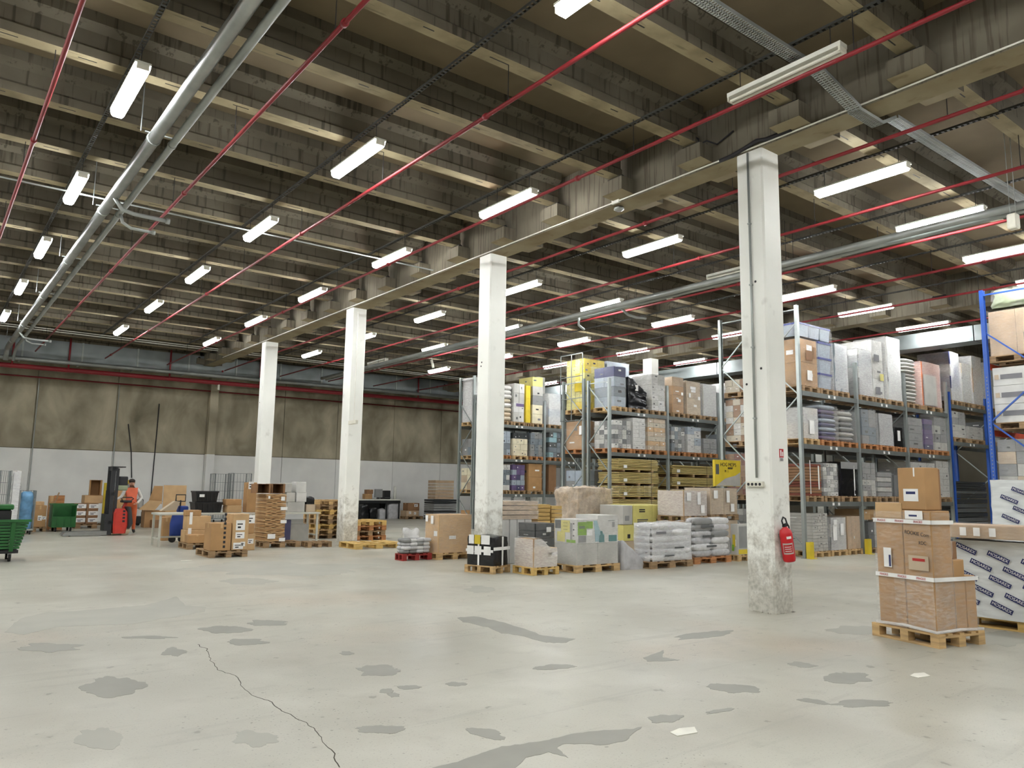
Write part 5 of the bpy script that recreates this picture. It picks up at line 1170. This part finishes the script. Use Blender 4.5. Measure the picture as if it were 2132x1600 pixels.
# open brown boxes on top and white boxes on table 2
z_ = .158+hS+.014
for i, (a, b) in enumerate(((536, 560), (567, 590))):
    X0, X1, z0, z1 = sl2(Y+.1, a, b, 0, 1008, z_); openbox(X0, Y+.1, z_, X1-X0, .5, max(z1-z_, .2), 'open brown box on the flattened carton stack, %s one' % ('left' if i == 0 else 'right'), 'brown_d', 0, 'front')
Yw = YT+.1
bx(Yw, 598, 634, 0, 1046, 'wide white carton on the table beside the third column', 'offwhite', .5, ztop, tape=False, group='white cartons on the table'); z1_ = AY(615, 1046, Yw).z+.002
bx(Yw, 596, 614, 0, 1026, 'white carton in the second tier, left', 'offwhite', .4, z1_, tape=False, group='white cartons on the table'); bx(Yw, 617, 638, 0, 1026, 'white carton in the second tier, right', 'white', .4, z1_, tape=False, group='white cartons on the table'); z2_ = AY(615, 1026, Yw).z+.002
bx(Yw, 591, 607, 0, 1006, 'pale grey carton in the top tier, left', 'offwhite', .35, z2_, tape=False, group='white cartons on the table'); bx(Yw, 617, 637, 0, 1004, 'white carton in the top tier, right', 'white', .4, z2_, tape=False, group='white cartons on the table')
bx(Yw+.05, 637, 656, 0, 1051, 'grey-brown carton under the black tarp on the table', 'tan', .4, ztop, tape=False)
X0, X1, z0, z1 = sl2(Yw+.05, 638, 655, 1050, 1038); tag(lump(X1-X0, .4, .2, 3, .04, .06, .06).build('black_tarp', MATS['black_film'], None, True), 'folded black tarp on the grey-brown carton', 'tarp').location = (X0, Yw+.05, AY(646, 1051, Yw+.05).z+.01)
bx(YT+.3, 603, 642, 0, 1092, 'low white carton under the table beside the third column', 'offwhite', .4, .001, tape=False); bx(YT+.12, 591, 604, 0, 1083, 'dark purple box under the table beside flattened cartons', 'purple_d', .14, .001, tape=False)
# empty pallet stacks
def pstack(X, Y, dx, dy, n, label, ms, z0=0.001):
    for k in range(n):
        o = pallet(X+random.uniform(-.03, .03), Y+random.uniform(-.03, .03), z0+k*.1455, dx, dy, '%s, %s from the floor' % (label, ORD[k]), ms[k % len(ms)], 0, k >= n-2, 'stacked empty pallets')
Yp = 22.15
X0 = solveX(655, Yp, 0, 1130); pstack(X0, Yp, 1.0, .9, 8, 'empty pallet in the stack left of the third column', ['wood_old', 'wood', 'wood_yellow'])
X, Y, dx, dy, h = fit(641, 1141, 626, 690, 1132); pallet(X, Y-.02, .001, min(dx, 9.08-X), min(dy, .75), 'low empty pallet on the floor at the foot of third column', 'wood_old', 0, True, 'stacked empty pallets')
Yq = 20.9; X0, X1 = solveX(741, Yq, 0, 1125), solveX(804, Yq, 0, 1125); pstack(X0, Yq, X1-X0, 1.1, 4, 'empty pallet in the stack right of the third column', ['wood_warm', 'wood_old', 'wood_warm', 'wood_yellow'])
X0, X1 = solveX(776, 18.2, 0, 1143), solveX(824, 18.2, 0, 1143); pallet(9.0, 18.03, .001, 1.35, .98, 'single empty pallet with boarded top right of the third column', 'wood_yellow', 0, True, 'stacked empty pallets')
# ---------------------------------------------------------------- far wall bench
Yh = 34.2
X0, X1, z0, z1 = sl2(Yh, 745, 833, 1080, 1040, 0); t = thing('work_bench', 'dark-topped workbench against the far wall', 'workbench', (X0, Yh, 0)); w_ = X1-X0
MB().box(0, 0, z1-.06, w_, .8, z1).build('bench_top', MATS['white_metal'], t); ubox('apron', MATS['black_plastic'], t, 0, .02, z1-.2, w_, .03, .14)
for x in (.03, w_*.66, w_-.08):
    for y in (.03, .7): ubox('leg', MATS['black_plastic'], t, x, y, 0, .05, .05, z1-.06)
ubox('back_panel', P('charcoal'), t, .05, .72, .1, w_-.1, .03, z1-.3)
zt = z1+.001
bx(Yh+.2, 760, 775, 0, 1029, 'small brown box at the left of the far workbench, lower', 'brown', .3, zt); bx(Yh+.2, 764, 777, 0, 1020, 'small brown box at the left of the far workbench, upper', 'brown_d', .3, AY(768, 1029, Yh+.2).z+.002)
X0, X1, z0, z1 = sl2(Yh+.25, 780, 796, 0, 1019, zt); t = thing('monitor', 'grey monitor standing on the far workbench', 'monitor', (X0, Yh+.25, zt)); ubox('screen', P('grey'), t, 0, 0, .08, X1-X0, .06, z1-zt-.08); ubox('stand', P('charcoal'), t, (X1-X0)*.4, .02, 0, .12, .12, .1)
X0, X1, z0, z1 = sl2(Yh+.2, 799, 813, 0, 1022, zt); t = thing('printer', 'black printer on the far workbench', 'printer', (X0, Yh+.2, zt)); MB().bbox(0, 0, 0, X1-X0, .4, z1-zt, .02).build('case', MATS['black_plastic'], t); ubox('paper_tray', P('grey_d'), t, .03, -.08, .06, X1-X0-.06, .1, .03)
p = AY(824, 1030, Yh+.2); tag(MB().cyl((p.x, Yh+.3, zt), (p.x, Yh+.3, AY(824, 1013, Yh).z), .075, 14).build('film_roll', MATS['white_metal'], None, True), 'white roll of film standing at the right end of the workbench', 'roll')
for i, (a, b, ty, c) in enumerate(((752, 768, 1052, 'black_film'), (770, 786, 1058, 'black_film'), (790, 805, 1060, 'bag_grey'), (808, 830, 1048, 'bag_grey'))):
    X0, X1, z0, z1 = sl2(Yh+.1, a, b, 0, ty, .0); tag(lump(X1-X0, .45, z1, 60+i, .06, .08, .1).build('rubbish_bag', MATS[c], None, True), '%s bag under the far workbench, %s from left' % ('black' if c == 'black_film' else 'grey', ORD[i]), 'bag', 'bags under the workbench').location = (X0, Yh+.1, .0)
bx(33.6, 846, 872, 0, 1064, 'pale brown box on a pallet by the far workbench, lower', 'kraft', .6, .147, labels=[(.2, .4, .12, .12), (.6, .3, .12, .12)]); pallet(solveX(845, 33.6, 0, 1083)-.02, 33.58, .001, 1.0, .6, 'pallet by the far wall right of the workbench', 'wood_old')
bx(33.65, 849, 873, 0, 1048, 'dark brown box on top of the pale one by the far workbench', 'brown_d', .5, AY(860, 1064, 33.6).z+.002, labels=[(.55, .5, .2, .14)])
X0, X1, z0, z1 = sl2(32.6, 902, 950, 1065, 1040, 0); load('sheets', X0, 32.6, .001, X1-X0, .9, z1, 'stack of grey metal trays near the far wall beside the racks', ['grey', 'charcoal'], (1, 1, 9), None, cat='stack', group='stacks by the far wall')
X0, X1, z2, z3 = sl2(32.7, 906, 944, 1040, 1000); load('sheets', X0, 32.7, z1+.003, X1-X0, .7, z3-z1, 'stack of pale brown boards topping the grey metal trays', ['tan', 'kraft'], (1, 1, 6), 'film_clear', cat='stack', group='stacks by the far wall')
# ---------------------------------------------------------------- roll cages
def roll_cage(x, y, w_, d, h, label, nv=7, nh=6, m='wire_grey'):
    t = thing('roll_cage', label, 'roll cage', (x, y, 0), 0, 'wire roll cages')
    ubox('base', MATS['galva_dull'], t, 0, 0, .12, w_, d, .04)
    for a in (0, w_-.03):
        for b in (0, d-.03): ubox('corner_post', MATS[m], t, a, b, .16, .03, .03, h-.16)
    for a in (.05, w_-.1):
        for b in (.05, d-.1): MB().cyl((a, b+.02, .055), (a+.04, b+.02, .055), .055, 10).build('caster', MATS['rubber'], t)
    def side(nm, f, L_):
        g = MB()
        for k in range(nv): g.cyl(f(L_*k/(nv-1), .16), f(L_*k/(nv-1), h), .006, 5)
        for k in range(nh): z = .2+(h-.2)*k/(nh-1); g.cyl(f(0, z), f(L_, z), .006, 5)
        o = g.build(nm, MATS[m], t); o['kind'] = 'stuff'
    side('wire_side', lambda u_, z: (.015, u_, z), d); side('wire_side', lambda u_, z: (w_-.015, u_, z), d); side('wire_back', lambda u_, z: (u_, d-.015, z), w_)
    return t
Yr = 33.4
for i, (a, b, ty) in enumerate(((442, 475, 987), (480, 519, 986))):
    X0, X1, z0, z1 = sl2(Yr, a, b, 1080, ty, 0); roll_cage(X0, Yr, X1-X0, .7, z1, 'empty wire roll cage against the far wall, %s of the pair' % ('left' if i == 0 else 'right'))
X0, X1, z0, z1 = sl2(27.5, 33, 68, 1085, 1022, 0); roll_cage(X0, 27.5, X1-X0, .7, z1, 'wire roll cage holding blue plastic bags at the left')
tag(lump(X1-X0-.1, .55, (z1-.16)*.95, 71, .06, .07, .1).build('plastic_bag', MATS['blue_bag'], None, True), 'blue translucent plastic bag inside the left roll cage', 'bag').location = (X0+.05, 27.58, .165)
X0, X1, z0, z1 = sl2(25.5, -14, 12, 1085, 980, 0); roll_cage(X0, 25.5, X1-X0, .7, z1, 'tall wire roll cage cut by the left edge')
X0, X1, z0, z1 = sl2(24.8, 16, 31, 1085, 982, 0); load('lump', X0, 24.9, .001, X1-X0, .3, z1, 'tall narrow bundle in shiny film beside the left roll cage', ['bag_grey'], wrap='film_milky', amp=.05)
# ---------------------------------------------------------------- green carts
Yg = 18.45
X1 = solveX(38, Yg, .2, 1150); zt = AY(30, 1083, Yg).z
t = thing('green_cart', 'green slatted plastic cart on casters cut by the left edge', 'cart', (X1-1.25, Yg, 0), 0, 'green plastic carts')
zb = .2; W0 = 1.25
for k in range(9):
    za = zb+.05+k*(zt-zb-.08)/9; fl_ = .15*(za-zb)/(zt-zb)
    ubox('slat', MATS['green_plastic'], t, -fl_, -fl_*.6, za, W0+2*fl_, .025, (zt-zb)/9*.62); ubox('slat', MATS['green_plastic'], t, -fl_, .7+fl_*.6, za, W0+2*fl_, .025, (zt-zb)/9*.62)
    ubox('side_slat', MATS['green_plastic'], t, -fl_, -fl_*.6, za, .025, .72+1.2*fl_, (zt-zb)/9*.62); ubox('side_slat', MATS['green_plastic'], t, W0+fl_-.025, -fl_*.6, za, .025, .72+1.2*fl_, (zt-zb)/9*.62)
for x in (.1, .65, 1.12): MB().bar((x, -.0, zb), (x, -.1, zt), .07, .03, (0, 1, 0)).build('stave', MATS['green_plastic'], t)
MB().box(-.17, -.13, zt-.04, W0+.17, -.07, zt+.01).build('rim', MATS['green_plastic'], t)
MB().box(0, 0, zb-.04, W0, .72, zb+.02).build('base', MATS['black_plastic'], t)
for x in (.12, W0-.14):
    for y in (.06, .62):
        MB().cyl((x-.02, y, .075), (x+.025, y, .075), .075, 14).build('caster_wheel', MATS['rubber'], t, True); ubox('caster_fork', MATS['steel'], t, x-.03, y-.03, .075, .065, .06, zb-.11)
X0, Xb, z0, z1 = sl2(Yg+.15, -30, 17, 0, 1062, zb+.03)
t = thing('black_bin', 'black bin with green lid standing in the green slatted cart', 'bin', (X0, Yg+.15, zb+.03)); MB().bbox(0, 0, 0, Xb-X0, .45, z1-zb-.03, .03).build('bin_body', MATS['black_plastic'], t); MB().bbox(-.03, -.03, z1-zb-.03, Xb-X0+.03, .48, z1-zb+.07, .02).build('lid', MATS['green_plastic'], t)
Yg = 28.6; X0, X1, z0, z1 = sl2(Yg, 106, 156, 1108, 1051, 0)
t = thing('green_cart', 'green plastic box cart with lowered front beside the forklift', 'cart', (X0, Yg, 0), 0, 'green plastic carts'); w_ = X1-X0; h_ = z1
for x in (.1, w_-.15):
    for y in (.08, .7): MB().cyl((x, y, .07), (x+.05, y, .07), .07, 12).build('caster_wheel', MATS['rubber'], t, True)
ubox('base', MATS['green_plastic'], t, 0, 0, .14, w_, .8, .06); ubox('back_panel', MATS['green_plastic'], t, 0, .77, .2, w_, .03, h_-.2); ubox('side_panel', MATS['green_plastic'], t, 0, 0, .2, .03, .8, h_-.2); ubox('side_panel', MATS['green_plastic'], t, w_-.03, 0, .2, .03, .8, h_-.2)
ubox('front_panel', MATS['green_plastic'], t, .03, 0, .2, w_-.06, .03, (h_-.2)*.42); ubox('rim', MATS['green_plastic'], t, -.02, -.02, h_-.03, w_+.04, .06, .05); ubox('rim', MATS['green_plastic'], t, -.02, .76, h_-.03, w_+.04, .06, .05)
for k in range(3): ubox('rib', MATS['green_plastic'], t, w_*(.2+.3*k), -.012, .2, .04, .012, (h_-.2)*.42)
# cartons at the left
Yc = 28.9
pallet(solveX(46, Yc, 0, 1110), Yc-.03, .001, solveX(95, Yc, 0, 1110)-solveX(46, Yc, 0, 1110), .8, 'pallet under the brown cartons left of the green box cart', 'wood_old', 0, True, 'pallets on the floor')
bx(Yc, 47, 66, 0, 1056, 'brown carton on the left pallet, left one', 'brown', .6, .147); bx(Yc, 67, 94, 0, 1053, 'brown carton on the left pallet with white labels', 'brown', .6, .147, labels=[(.35, .3, .12, .16), (.7, .35, .1, .1)])
z_ = AY(80, 1053, Yc).z+.002; bx(Yc+.1, 74, 92, 0, 1045, 'flat brown carton lying on the left carton pallet', 'brown_l', .4, z_)
bx(Yc+1.5, 97, 108, 0, 1033, 'upright brown carton behind the green box cart', 'brown', .3, .001)
t = thing('wood_offcuts', 'leaning wooden offcuts behind the green box cart', 'wood', (solveX(112, 29.9, .8, 1050), 29.9, 0)); ubox('board', MATS['wood_warm'], t, 0, 0, 0, .3, .06, AY(120, 1032, 29.9).z); MB().bar((-.1, -.02, .5), (.12, -.02, AY(118, 1026, 29.9).z), .06, .04).build('batten', MATS['wood_old'], t); ubox('batten', MATS['wood_warm'], t, -.13, 0, 0, .06, .05, .9)
Y6 = 30.4; pallet(solveX(155, Y6, 0, 1100), Y6-.03, .001, 1.2, .8, 'pallet under the six labelled cartons behind the forklift forks', 'wood_old', 0, False)
zs = [.147, AY(180, 1078, Y6).z, AY(180, 1063, Y6).z, AY(180, 1049, Y6).z]
for k in range(3):
    for i, (a, b) in enumerate(((153, 178), (179, 204))): bx(Y6, a, b, 0, 0, 'brown carton with white label, %s row, %s column of six' % (('bottom', 'middle', 'top')[k], ('left', 'right')[i]), 'brown_d', .6, zs[k], labels=[(.15, .3, .35, .16)], group='six labelled cartons') if False else carton(solveX(a, Y6, .5, 1080), Y6, zs[k]+.002, solveX(b, Y6, .5, 1080)-solveX(a, Y6, .5, 1080), .6, zs[k+1]-zs[k]-.004, 'brown carton with white label, %s row, %s column of six' % (('bottom', 'middle', 'top')[k], ('left', 'right')[i]), 'brown_d', 0, False, [(.2, .3, .3, .14)], 'six labelled cartons')
z_ = zs[3]+.002
X0, X1, z0, z1 = sl2(Y6+.2, 175, 213, 0, 1032, z_); carton(X0, Y6+.2, z_, X1-X0, .6, z1-z_, 'wide brown carton under the open box behind the forklift', 'brown_l', 0, False)
z_ = z1+.002; X0, X1, z0, z1 = sl2(Y6+.2, 187, 208, 0, 1000, z_); openbox(X0, Y6+.2, z_, X1-X0, .5, z1-z_, 'open brown box with dark inside behind the forklift mast', 'brown', R(-4), 'front')
X0, X1, z0, z1 = sl2(31.2, 214, 223, 1046, 1006); tag(MB().bbox(X0, 31.2, 0.0, X1, 31.26, z1, .01).build('yellow_board', P('yellow')), 'yellow board standing behind the forklift mast', 'board')
X0, X1, z0, z1 = sl2(29.5, 238, 268, 1056, 1022); carton(X0, 29.5, 0.001, X1-X0, .6, z1, 'large golden-brown carton standing behind the worker', 'brown', 0, True, [(.5, .55, .1, .08)])
X0, X1, z0, z1 = sl2(33.5, 253, 269, 1010, 1000); t = thing('yellow_bin', 'yellow-topped bin by the far wall behind the worker', 'bin', (X0, 33.5, 0)); MB().bbox(0, 0, 0, X1-X0, .5, z1-.15, .03).build('bin_body', P('grey'), t); MB().bbox(-.03, -.03, z1-.15, X1-X0+.03, .53, z1, .03).build('lid', P('yellow'), t)
# machines behind the worker
Ym = 31.6; X0, X1, z0, z1 = sl2(Ym, 283, 312, 1098, 1040, 0)
t = thing('cleaning_trolley', 'grey cleaning trolley with black handle right of the worker', 'trolley', (X0, Ym, 0)); w_ = X1-X0
MB().bbox(w_*.5, 0, .08, w_, .5, .52, .03).build('tank', P('grey'), t); MB().bbox(0, .05, .08, w_*.45, .45, .35, .03).build('bucket', P('charcoal'), t); MB().bbox(.02, .1, .62, w_*.45, .4, .98, .05).build('drum', P('offwhite'), t)
MB().tube([(.0, .25, .1), (0, .25, .95), (.1, .25, z1), (w_*.4, .25, z1), (w_*.48, .25, .95), (w_*.48, .25, .1)], .02, 6).build('handle_frame', MATS['black_plastic'], t)
for x in (.08, w_-.1): MB().cyl((x, .1, .07), (x, .16, .07), .07, 10).build('wheel', MATS['rubber'], t)
# opened big carton
Yo = 30.2; X0, X1, z0, z1 = sl2(Yo, 336, 384, 1098, 1011, 0); t = thing('opened_carton', 'large opened brown carton with hanging flaps near the far wall', 'box', (X0, Yo, 0)); w_ = X1-X0
MB().bar((w_/2, 0, 0), (w_/2, .1, z1), w_, .012, (0, 1, 0)).build('main_panel', P('brown_l'), t)
MB().prismy([(-.5, z1*.62), (-.05, z1*.55), (-.05, z1*.98), (-.35, z1*.98)], .0, .012).build('flap', P('brown'), t); MB().prismy([(-.85, z1*.42), (-.3, z1*.4), (-.05, z1*.62), (-.5, z1*.64)], -.1, -.088).build('flap', P('brown_l'), t)
MB().bbox(-.6, .0, 0, .1, .5, z1*.4, .01).build('lower_box', P('brown'), t); MB().bbox(-.4, -.35, 0, .5, .0, .28, .01).build('lower_box', P('brown_d'), t)
# blue trolley
Yb = 22.3; X0, X1, z0, z1 = sl2(Yb, 352, 392, 1110, 1031, 0); t = thing('blue_trolley', 'blue pump trolley with black handle behind the long table', 'trolley', (X0, Yb, 0)); w_ = X1-X0
MB().lathe([(.1, .12), (w_*.36, .16), (w_*.38, .5), (w_*.3, .72), (.08, .8)], (w_*.5, .3, 0), 16).build('tank', P('blue'), t, True); MB().bbox(w_*.5, .1, .8, w_*.95, .5, .98, .03).build('hopper', P('blue'), t)
MB().tube([(w_*.6, .3, .9), (w_*.6, .3, z1-.15)], .02, 6).build('handle_stem', MATS['black_plastic'], t); MB().tube([(w_*.35, .3, z1-.18), (w_*.35, .3, z1), (w_*.85, .3, z1), (w_*.85, .3, z1-.18), (w_*.35, .3, z1-.18)], .018, 6).build('handle', MATS['black_plastic'], t)
for x in (.1, w_-.15): MB().cyl((x, .1, .09), (x, .18, .09), .09, 12).build('wheel', MATS['rubber'], t)
MB().prismy([(-.25, .85), (w_*.3, .88), (w_*.45, 1.1), (w_*.2, 1.12)], .05, .3).build('crumpled_paper', P('tan'), t)
bx(23.2, 336, 352, 0, 1078, 'small brown carton behind the left table leg', 'brown', .4, .001)
# ---------------------------------------------------------------- forklift
Yk = 26.0
gx = lambda px, z=.3: solveX(px, Yk, z, 1100)-gx0
gx0 = 0; gx0 = solveX(226, Yk, .3, 1100); zz = lambda py: AY(235, py, Yk).z
t = thing('electric_stacker', 'red and black electric pallet stacker with raised mast and worker', 'forklift', (gx0, Yk, 0))
f0 = gx(131); m1 = gx(243); b0, b1, r1 = gx(228), gx(263), gx(277)
for y in (.08, .52): MB().prismy([(f0, .04), (f0+.1, .12), (-.02, .14), (-.02, .02), (f0+.08, .02)], y, y+.18).build('fork', MATS['steel'], t); MB().cyl((f0+.2, y+.02, .05), (f0+.2, y+.16, .05), .05, 10).build('load_wheel', MATS['rubber'], t)
hm = zz(972)
for y in (.08, .62): MB().box(-.02, y, .03, .10, y+.07, hm).build('mast_rail', MATS['fork_dark'], t); MB().box(.12, y+.02, .25, .2, y+.07, hm-.05).build('inner_rail', MATS['fork_dark'], t)
for z in (.35, 1.2, hm-.12): ubox('cross_bar', MATS['fork_dark'], t, 0, .08, z, .16, .6, .09)
MB().cyl((.07, .38, .2), (.07, .38, hm-.1), .045, 10).build('lift_cylinder', MATS['steel'], t, True); ubox('mast_cap', MATS['fork_dark'], t, -.02, .05, hm-.02, .38, .66, .03)
ubox('fork_carriage', MATS['fork_dark'], t, -.1, .08, .14, .09, .62, .5); g = MB()
for k in range(5): g.cyl((-.03, .14+k*.12, .6), (-.03, .14+k*.12, 1.35), .012, 5)
g.build('load_guard', MATS['fork_dark'], t)['kind'] = 'stuff'
zb = zz(1060)
def rring(x0, x1, z): b = .05; return [(x0, b, z), (x0+b, 0, z), (x1-b, 0, z), (x1, b, z), (x1, .75, z), (x1-b, .8, z), (x0+b, .8, z), (x0, .75, z)]
MB().loft([rring(b0+.12, b1, .06), rring(b0+.1, b1+.04, .3), rring(b0+.1, b1+.02, zb-.12), rring(b0+.14, b1-.06, zb)]).build('red_body', MATS['fork_red'], t)
for k in range(4): ubox('body_lettering', P('ink'), t, b0+.34, -.004, .4+k*.1, .07, .004, .06)
MB().loft([rring(b1+.03, r1-.08, .2), rring(b1+.03, r1, .35), rring(b1+.01, r1-.05, zb-.1), rring(b1-.03, b1+.1, zb+.06)]).build('rear_cowl', P('charcoal'), t)
MB().cyl((r1-.2, .05, .13), (r1-.2, .18, .13), .13, 16).build('drive_wheel', P('tan'), t, True); MB().cyl((r1-.2, .6, .13), (r1-.2, .75, .13), .13, 16).build('drive_wheel', P('tan'), t, True)
MB().bar((b1-.05, .4, zb), (b1+.02, .4, zb+.2), .12, .08).build('tiller_column', MATS['fork_red'], t); MB().bbox(b1-.12, .22, zb+.18, b1+.16, .58, zb+.25, .02).build('console', MATS['fork_dark'], t)
MB().tube([(b1-.12, .2, zb+.26), (b1-.17, .2, zb+.3), (b1-.1, .2, zb+.34), (b1+.13, .2, zb+.34), (b1+.19, .2, zb+.3), (b1+.13, .2, zb+.26)], .018, 6).build('grab_handle', MATS['fork_dark'], t)
MB().bbox(.24, .3, zz(1012), .5, .55, zz(992), .03).build('terminal', MATS['fork_dark'], t); ubox('terminal_arm', MATS['fork_dark'], t, .18, .4, zz(1004), .1, .05, .05)
MB().bbox(.2, .25, zz(1022), .5, .6, zz(1011), .03).build('bag_pouch', P('olive'), t)
# ---------------------------------------------------------------- worker
Yw = 27.05; Xw = solveX(274, Yw, 1.2, 1030)
Hh = AY(275, 997.5, Yw).z
def skin_body(joints, edges, root):
    me = bpy.data.meshes.new('skel'); names = list(joints); me.from_pydata([joints[n][0] for n in names], [(names.index(a), names.index(b)) for a, b in edges], [])
    o = bpy.data.objects.new('skel', me); col.objects.link(o); m = o.modifiers.new('s', 'SKIN'); m.use_smooth_shade = True; s2 = o.modifiers.new('u', 'SUBSURF'); s2.levels = 2; s2.render_levels = 2
    for i, n in enumerate(names):
        r = joints[n][1]; me.skin_vertices[0].data[i].radius = (r, r) if not isinstance(r, tuple) else r; me.skin_vertices[0].data[i].use_root = (n == root)
    bpy.context.view_layer.update(); dg = bpy.context.evaluated_depsgraph_get(); out = bpy.data.meshes.new_from_object(o.evaluated_get(dg)); bpy.data.objects.remove(o); return out
k = Hh/1.76
V3 = lambda *a: tuple(v*k for v in a)
J = {'pel': (V3(0, 0, .96), .15*k), 'bel': (V3(0, 0, 1.10), .145*k), 'che': (V3(-.01, -.01, 1.30), .16*k), 'nek': (V3(-.01, -.01, 1.47), .06*k), 'hd1': (V3(-.015, -.03, 1.57), .085*k), 'hd2': (V3(-.02, -.035, 1.66), .095*k),
     'sl': (V3(-.19, 0, 1.40), .07*k), 'el': (V3(-.30, -.12, 1.17), .05*k), 'wl': (V3(-.42, -.32, 1.10), .036*k), 'hl': (V3(-.48, -.40, 1.09), .035*k), 'sr': (V3(.18, 0, 1.40), .07*k), 'er': (V3(.30, -.02, 1.14), .05*k), 'wr': (V3(.20, -.20, .98), .036*k), 'hr': (V3(.14, -.27, .96), .035*k),
     'hpl': (V3(-.1, 0, .88), .11*k), 'kl': (V3(-.12, -.04, .50), .075*k), 'al': (V3(-.12, .02, .10), .05*k), 'fl': (V3(-.14, -.13, .04), .04*k), 'hpr': (V3(.1, 0, .88), .11*k), 'kr': (V3(.12, -.02, .50), .075*k), 'ar': (V3(.13, .03, .10), .05*k), 'fr': (V3(.16, -.12, .04), .04*k)}
E_ = [('pel', 'bel'), ('bel', 'che'), ('che', 'nek'), ('nek', 'hd1'), ('hd1', 'hd2'), ('che', 'sl'), ('sl', 'el'), ('el', 'wl'), ('wl', 'hl'), ('che', 'sr'), ('sr', 'er'), ('er', 'wr'), ('wr', 'hr'), ('pel', 'hpl'), ('hpl', 'kl'), ('kl', 'al'), ('al', 'fl'), ('pel', 'hpr'), ('hpr', 'kr'), ('kr', 'ar'), ('ar', 'fr')]
me = skin_body(J, E_, 'pel')
for m in ('skin', 'shirt', 'trousers', 'rubber'): me.materials.append(MATS[m])
for p_ in me.polygons:
    c = p_.center/k; r_ = math.hypot(c.x, c.y+.01)
    if c.z > 1.45 and abs(c.x) < .15: i = 0
    elif c.z < .13: i = 3
    elif c.z < 1.0 and abs(c.x) < .22 and not (c.y < -.16 and c.z > .9): i = 2
    else:
        dl = min((c-Vector(J[n][0])/k).length for n in ('hl', 'hr')); i = 0 if dl < .075 else 1
    p_.material_index = i
t = thing('person', 'worker in orange vest and orange trousers standing behind the red stacker', 'person', (Xw, Yw, 0), R(-12))
link('body', me, t)
bmv = bmesh.new(); bmv.from_mesh(me)
bmesh.ops.delete(bmv, geom=[f for f in bmv.faces if not (f.material_index == 1 and abs(f.calc_center_median().x/k) < .17 and .97 < f.calc_center_median().z/k < 1.47)], context='FACES')
bmv.normal_update()
for v_ in bmv.verts: v_.co += v_.normal*0.012*k
for f in bmv.faces: f.material_index = 0
vm = bpy.data.meshes.new('vest'); bmv.to_mesh(vm); bmv.free(); vm.materials.append(MATS['vest']); link('vest', vm, t)
def ball(nm, c, r, m, s=(1, 1, 1)):
    n = 8; prof = [(max(.001, r*math.sin(math.pi*i/n)), -r*math.cos(math.pi*i/n)) for i in range(n+1)]
    g = MB().lathe(prof, (0, 0, 0), 12); g.v = [(c[0]+x*s[0], c[1]+y*s[1], c[2]+z*s[2]) for x, y, z in g.v]; return g.build(nm, MATS[m], t, True)
ball('hair', V3(-.02, -.008, 1.685), .1*k, 'hair', (1, 1.02, .78)); ball('nose', V3(-.02, -.125, 1.62), .014*k, 'skin')
for s in (-1, 1): ball('eye', V3(-.02+s*.03, -.113, 1.645), .009*k, 'hair'); ball('ear', V3(-.02+s*.088, -.03, 1.63), .02*k, 'skin', (.5, 1, 1.3))
MB().box(-.045*k, -.122*k, 1.585*k, .005*k, -.112*k, 1.593*k).build('mouth', P('rust'), t)
for hn, sg in (('hl', -1), ('hr', 1)):
    c = Vector(J[hn][0]); d = (c-Vector(J['wl' if hn == 'hl' else 'wr'][0])).normalized(); a = d.cross(Vector((0, 0, 1))).normalized()
    for i in range(4): q = c+a*(i-1.5)*.018*k+d*.02*k; MB().tube([q, q+d*.04*k, q+d*(.06-.006*abs(i-1))*k-Vector((0, 0, .02*k))], .008*k, 6).build('finger', MATS['skin'], t, True)
    q = c-a*sg*.03*k; MB().tube([q, q+d*.025*k-a*sg*.015*k, q+d*.045*k-a*sg*.01*k-Vector((0, 0, .01*k))], .009*k, 6).build('thumb', MATS['skin'], t, True)
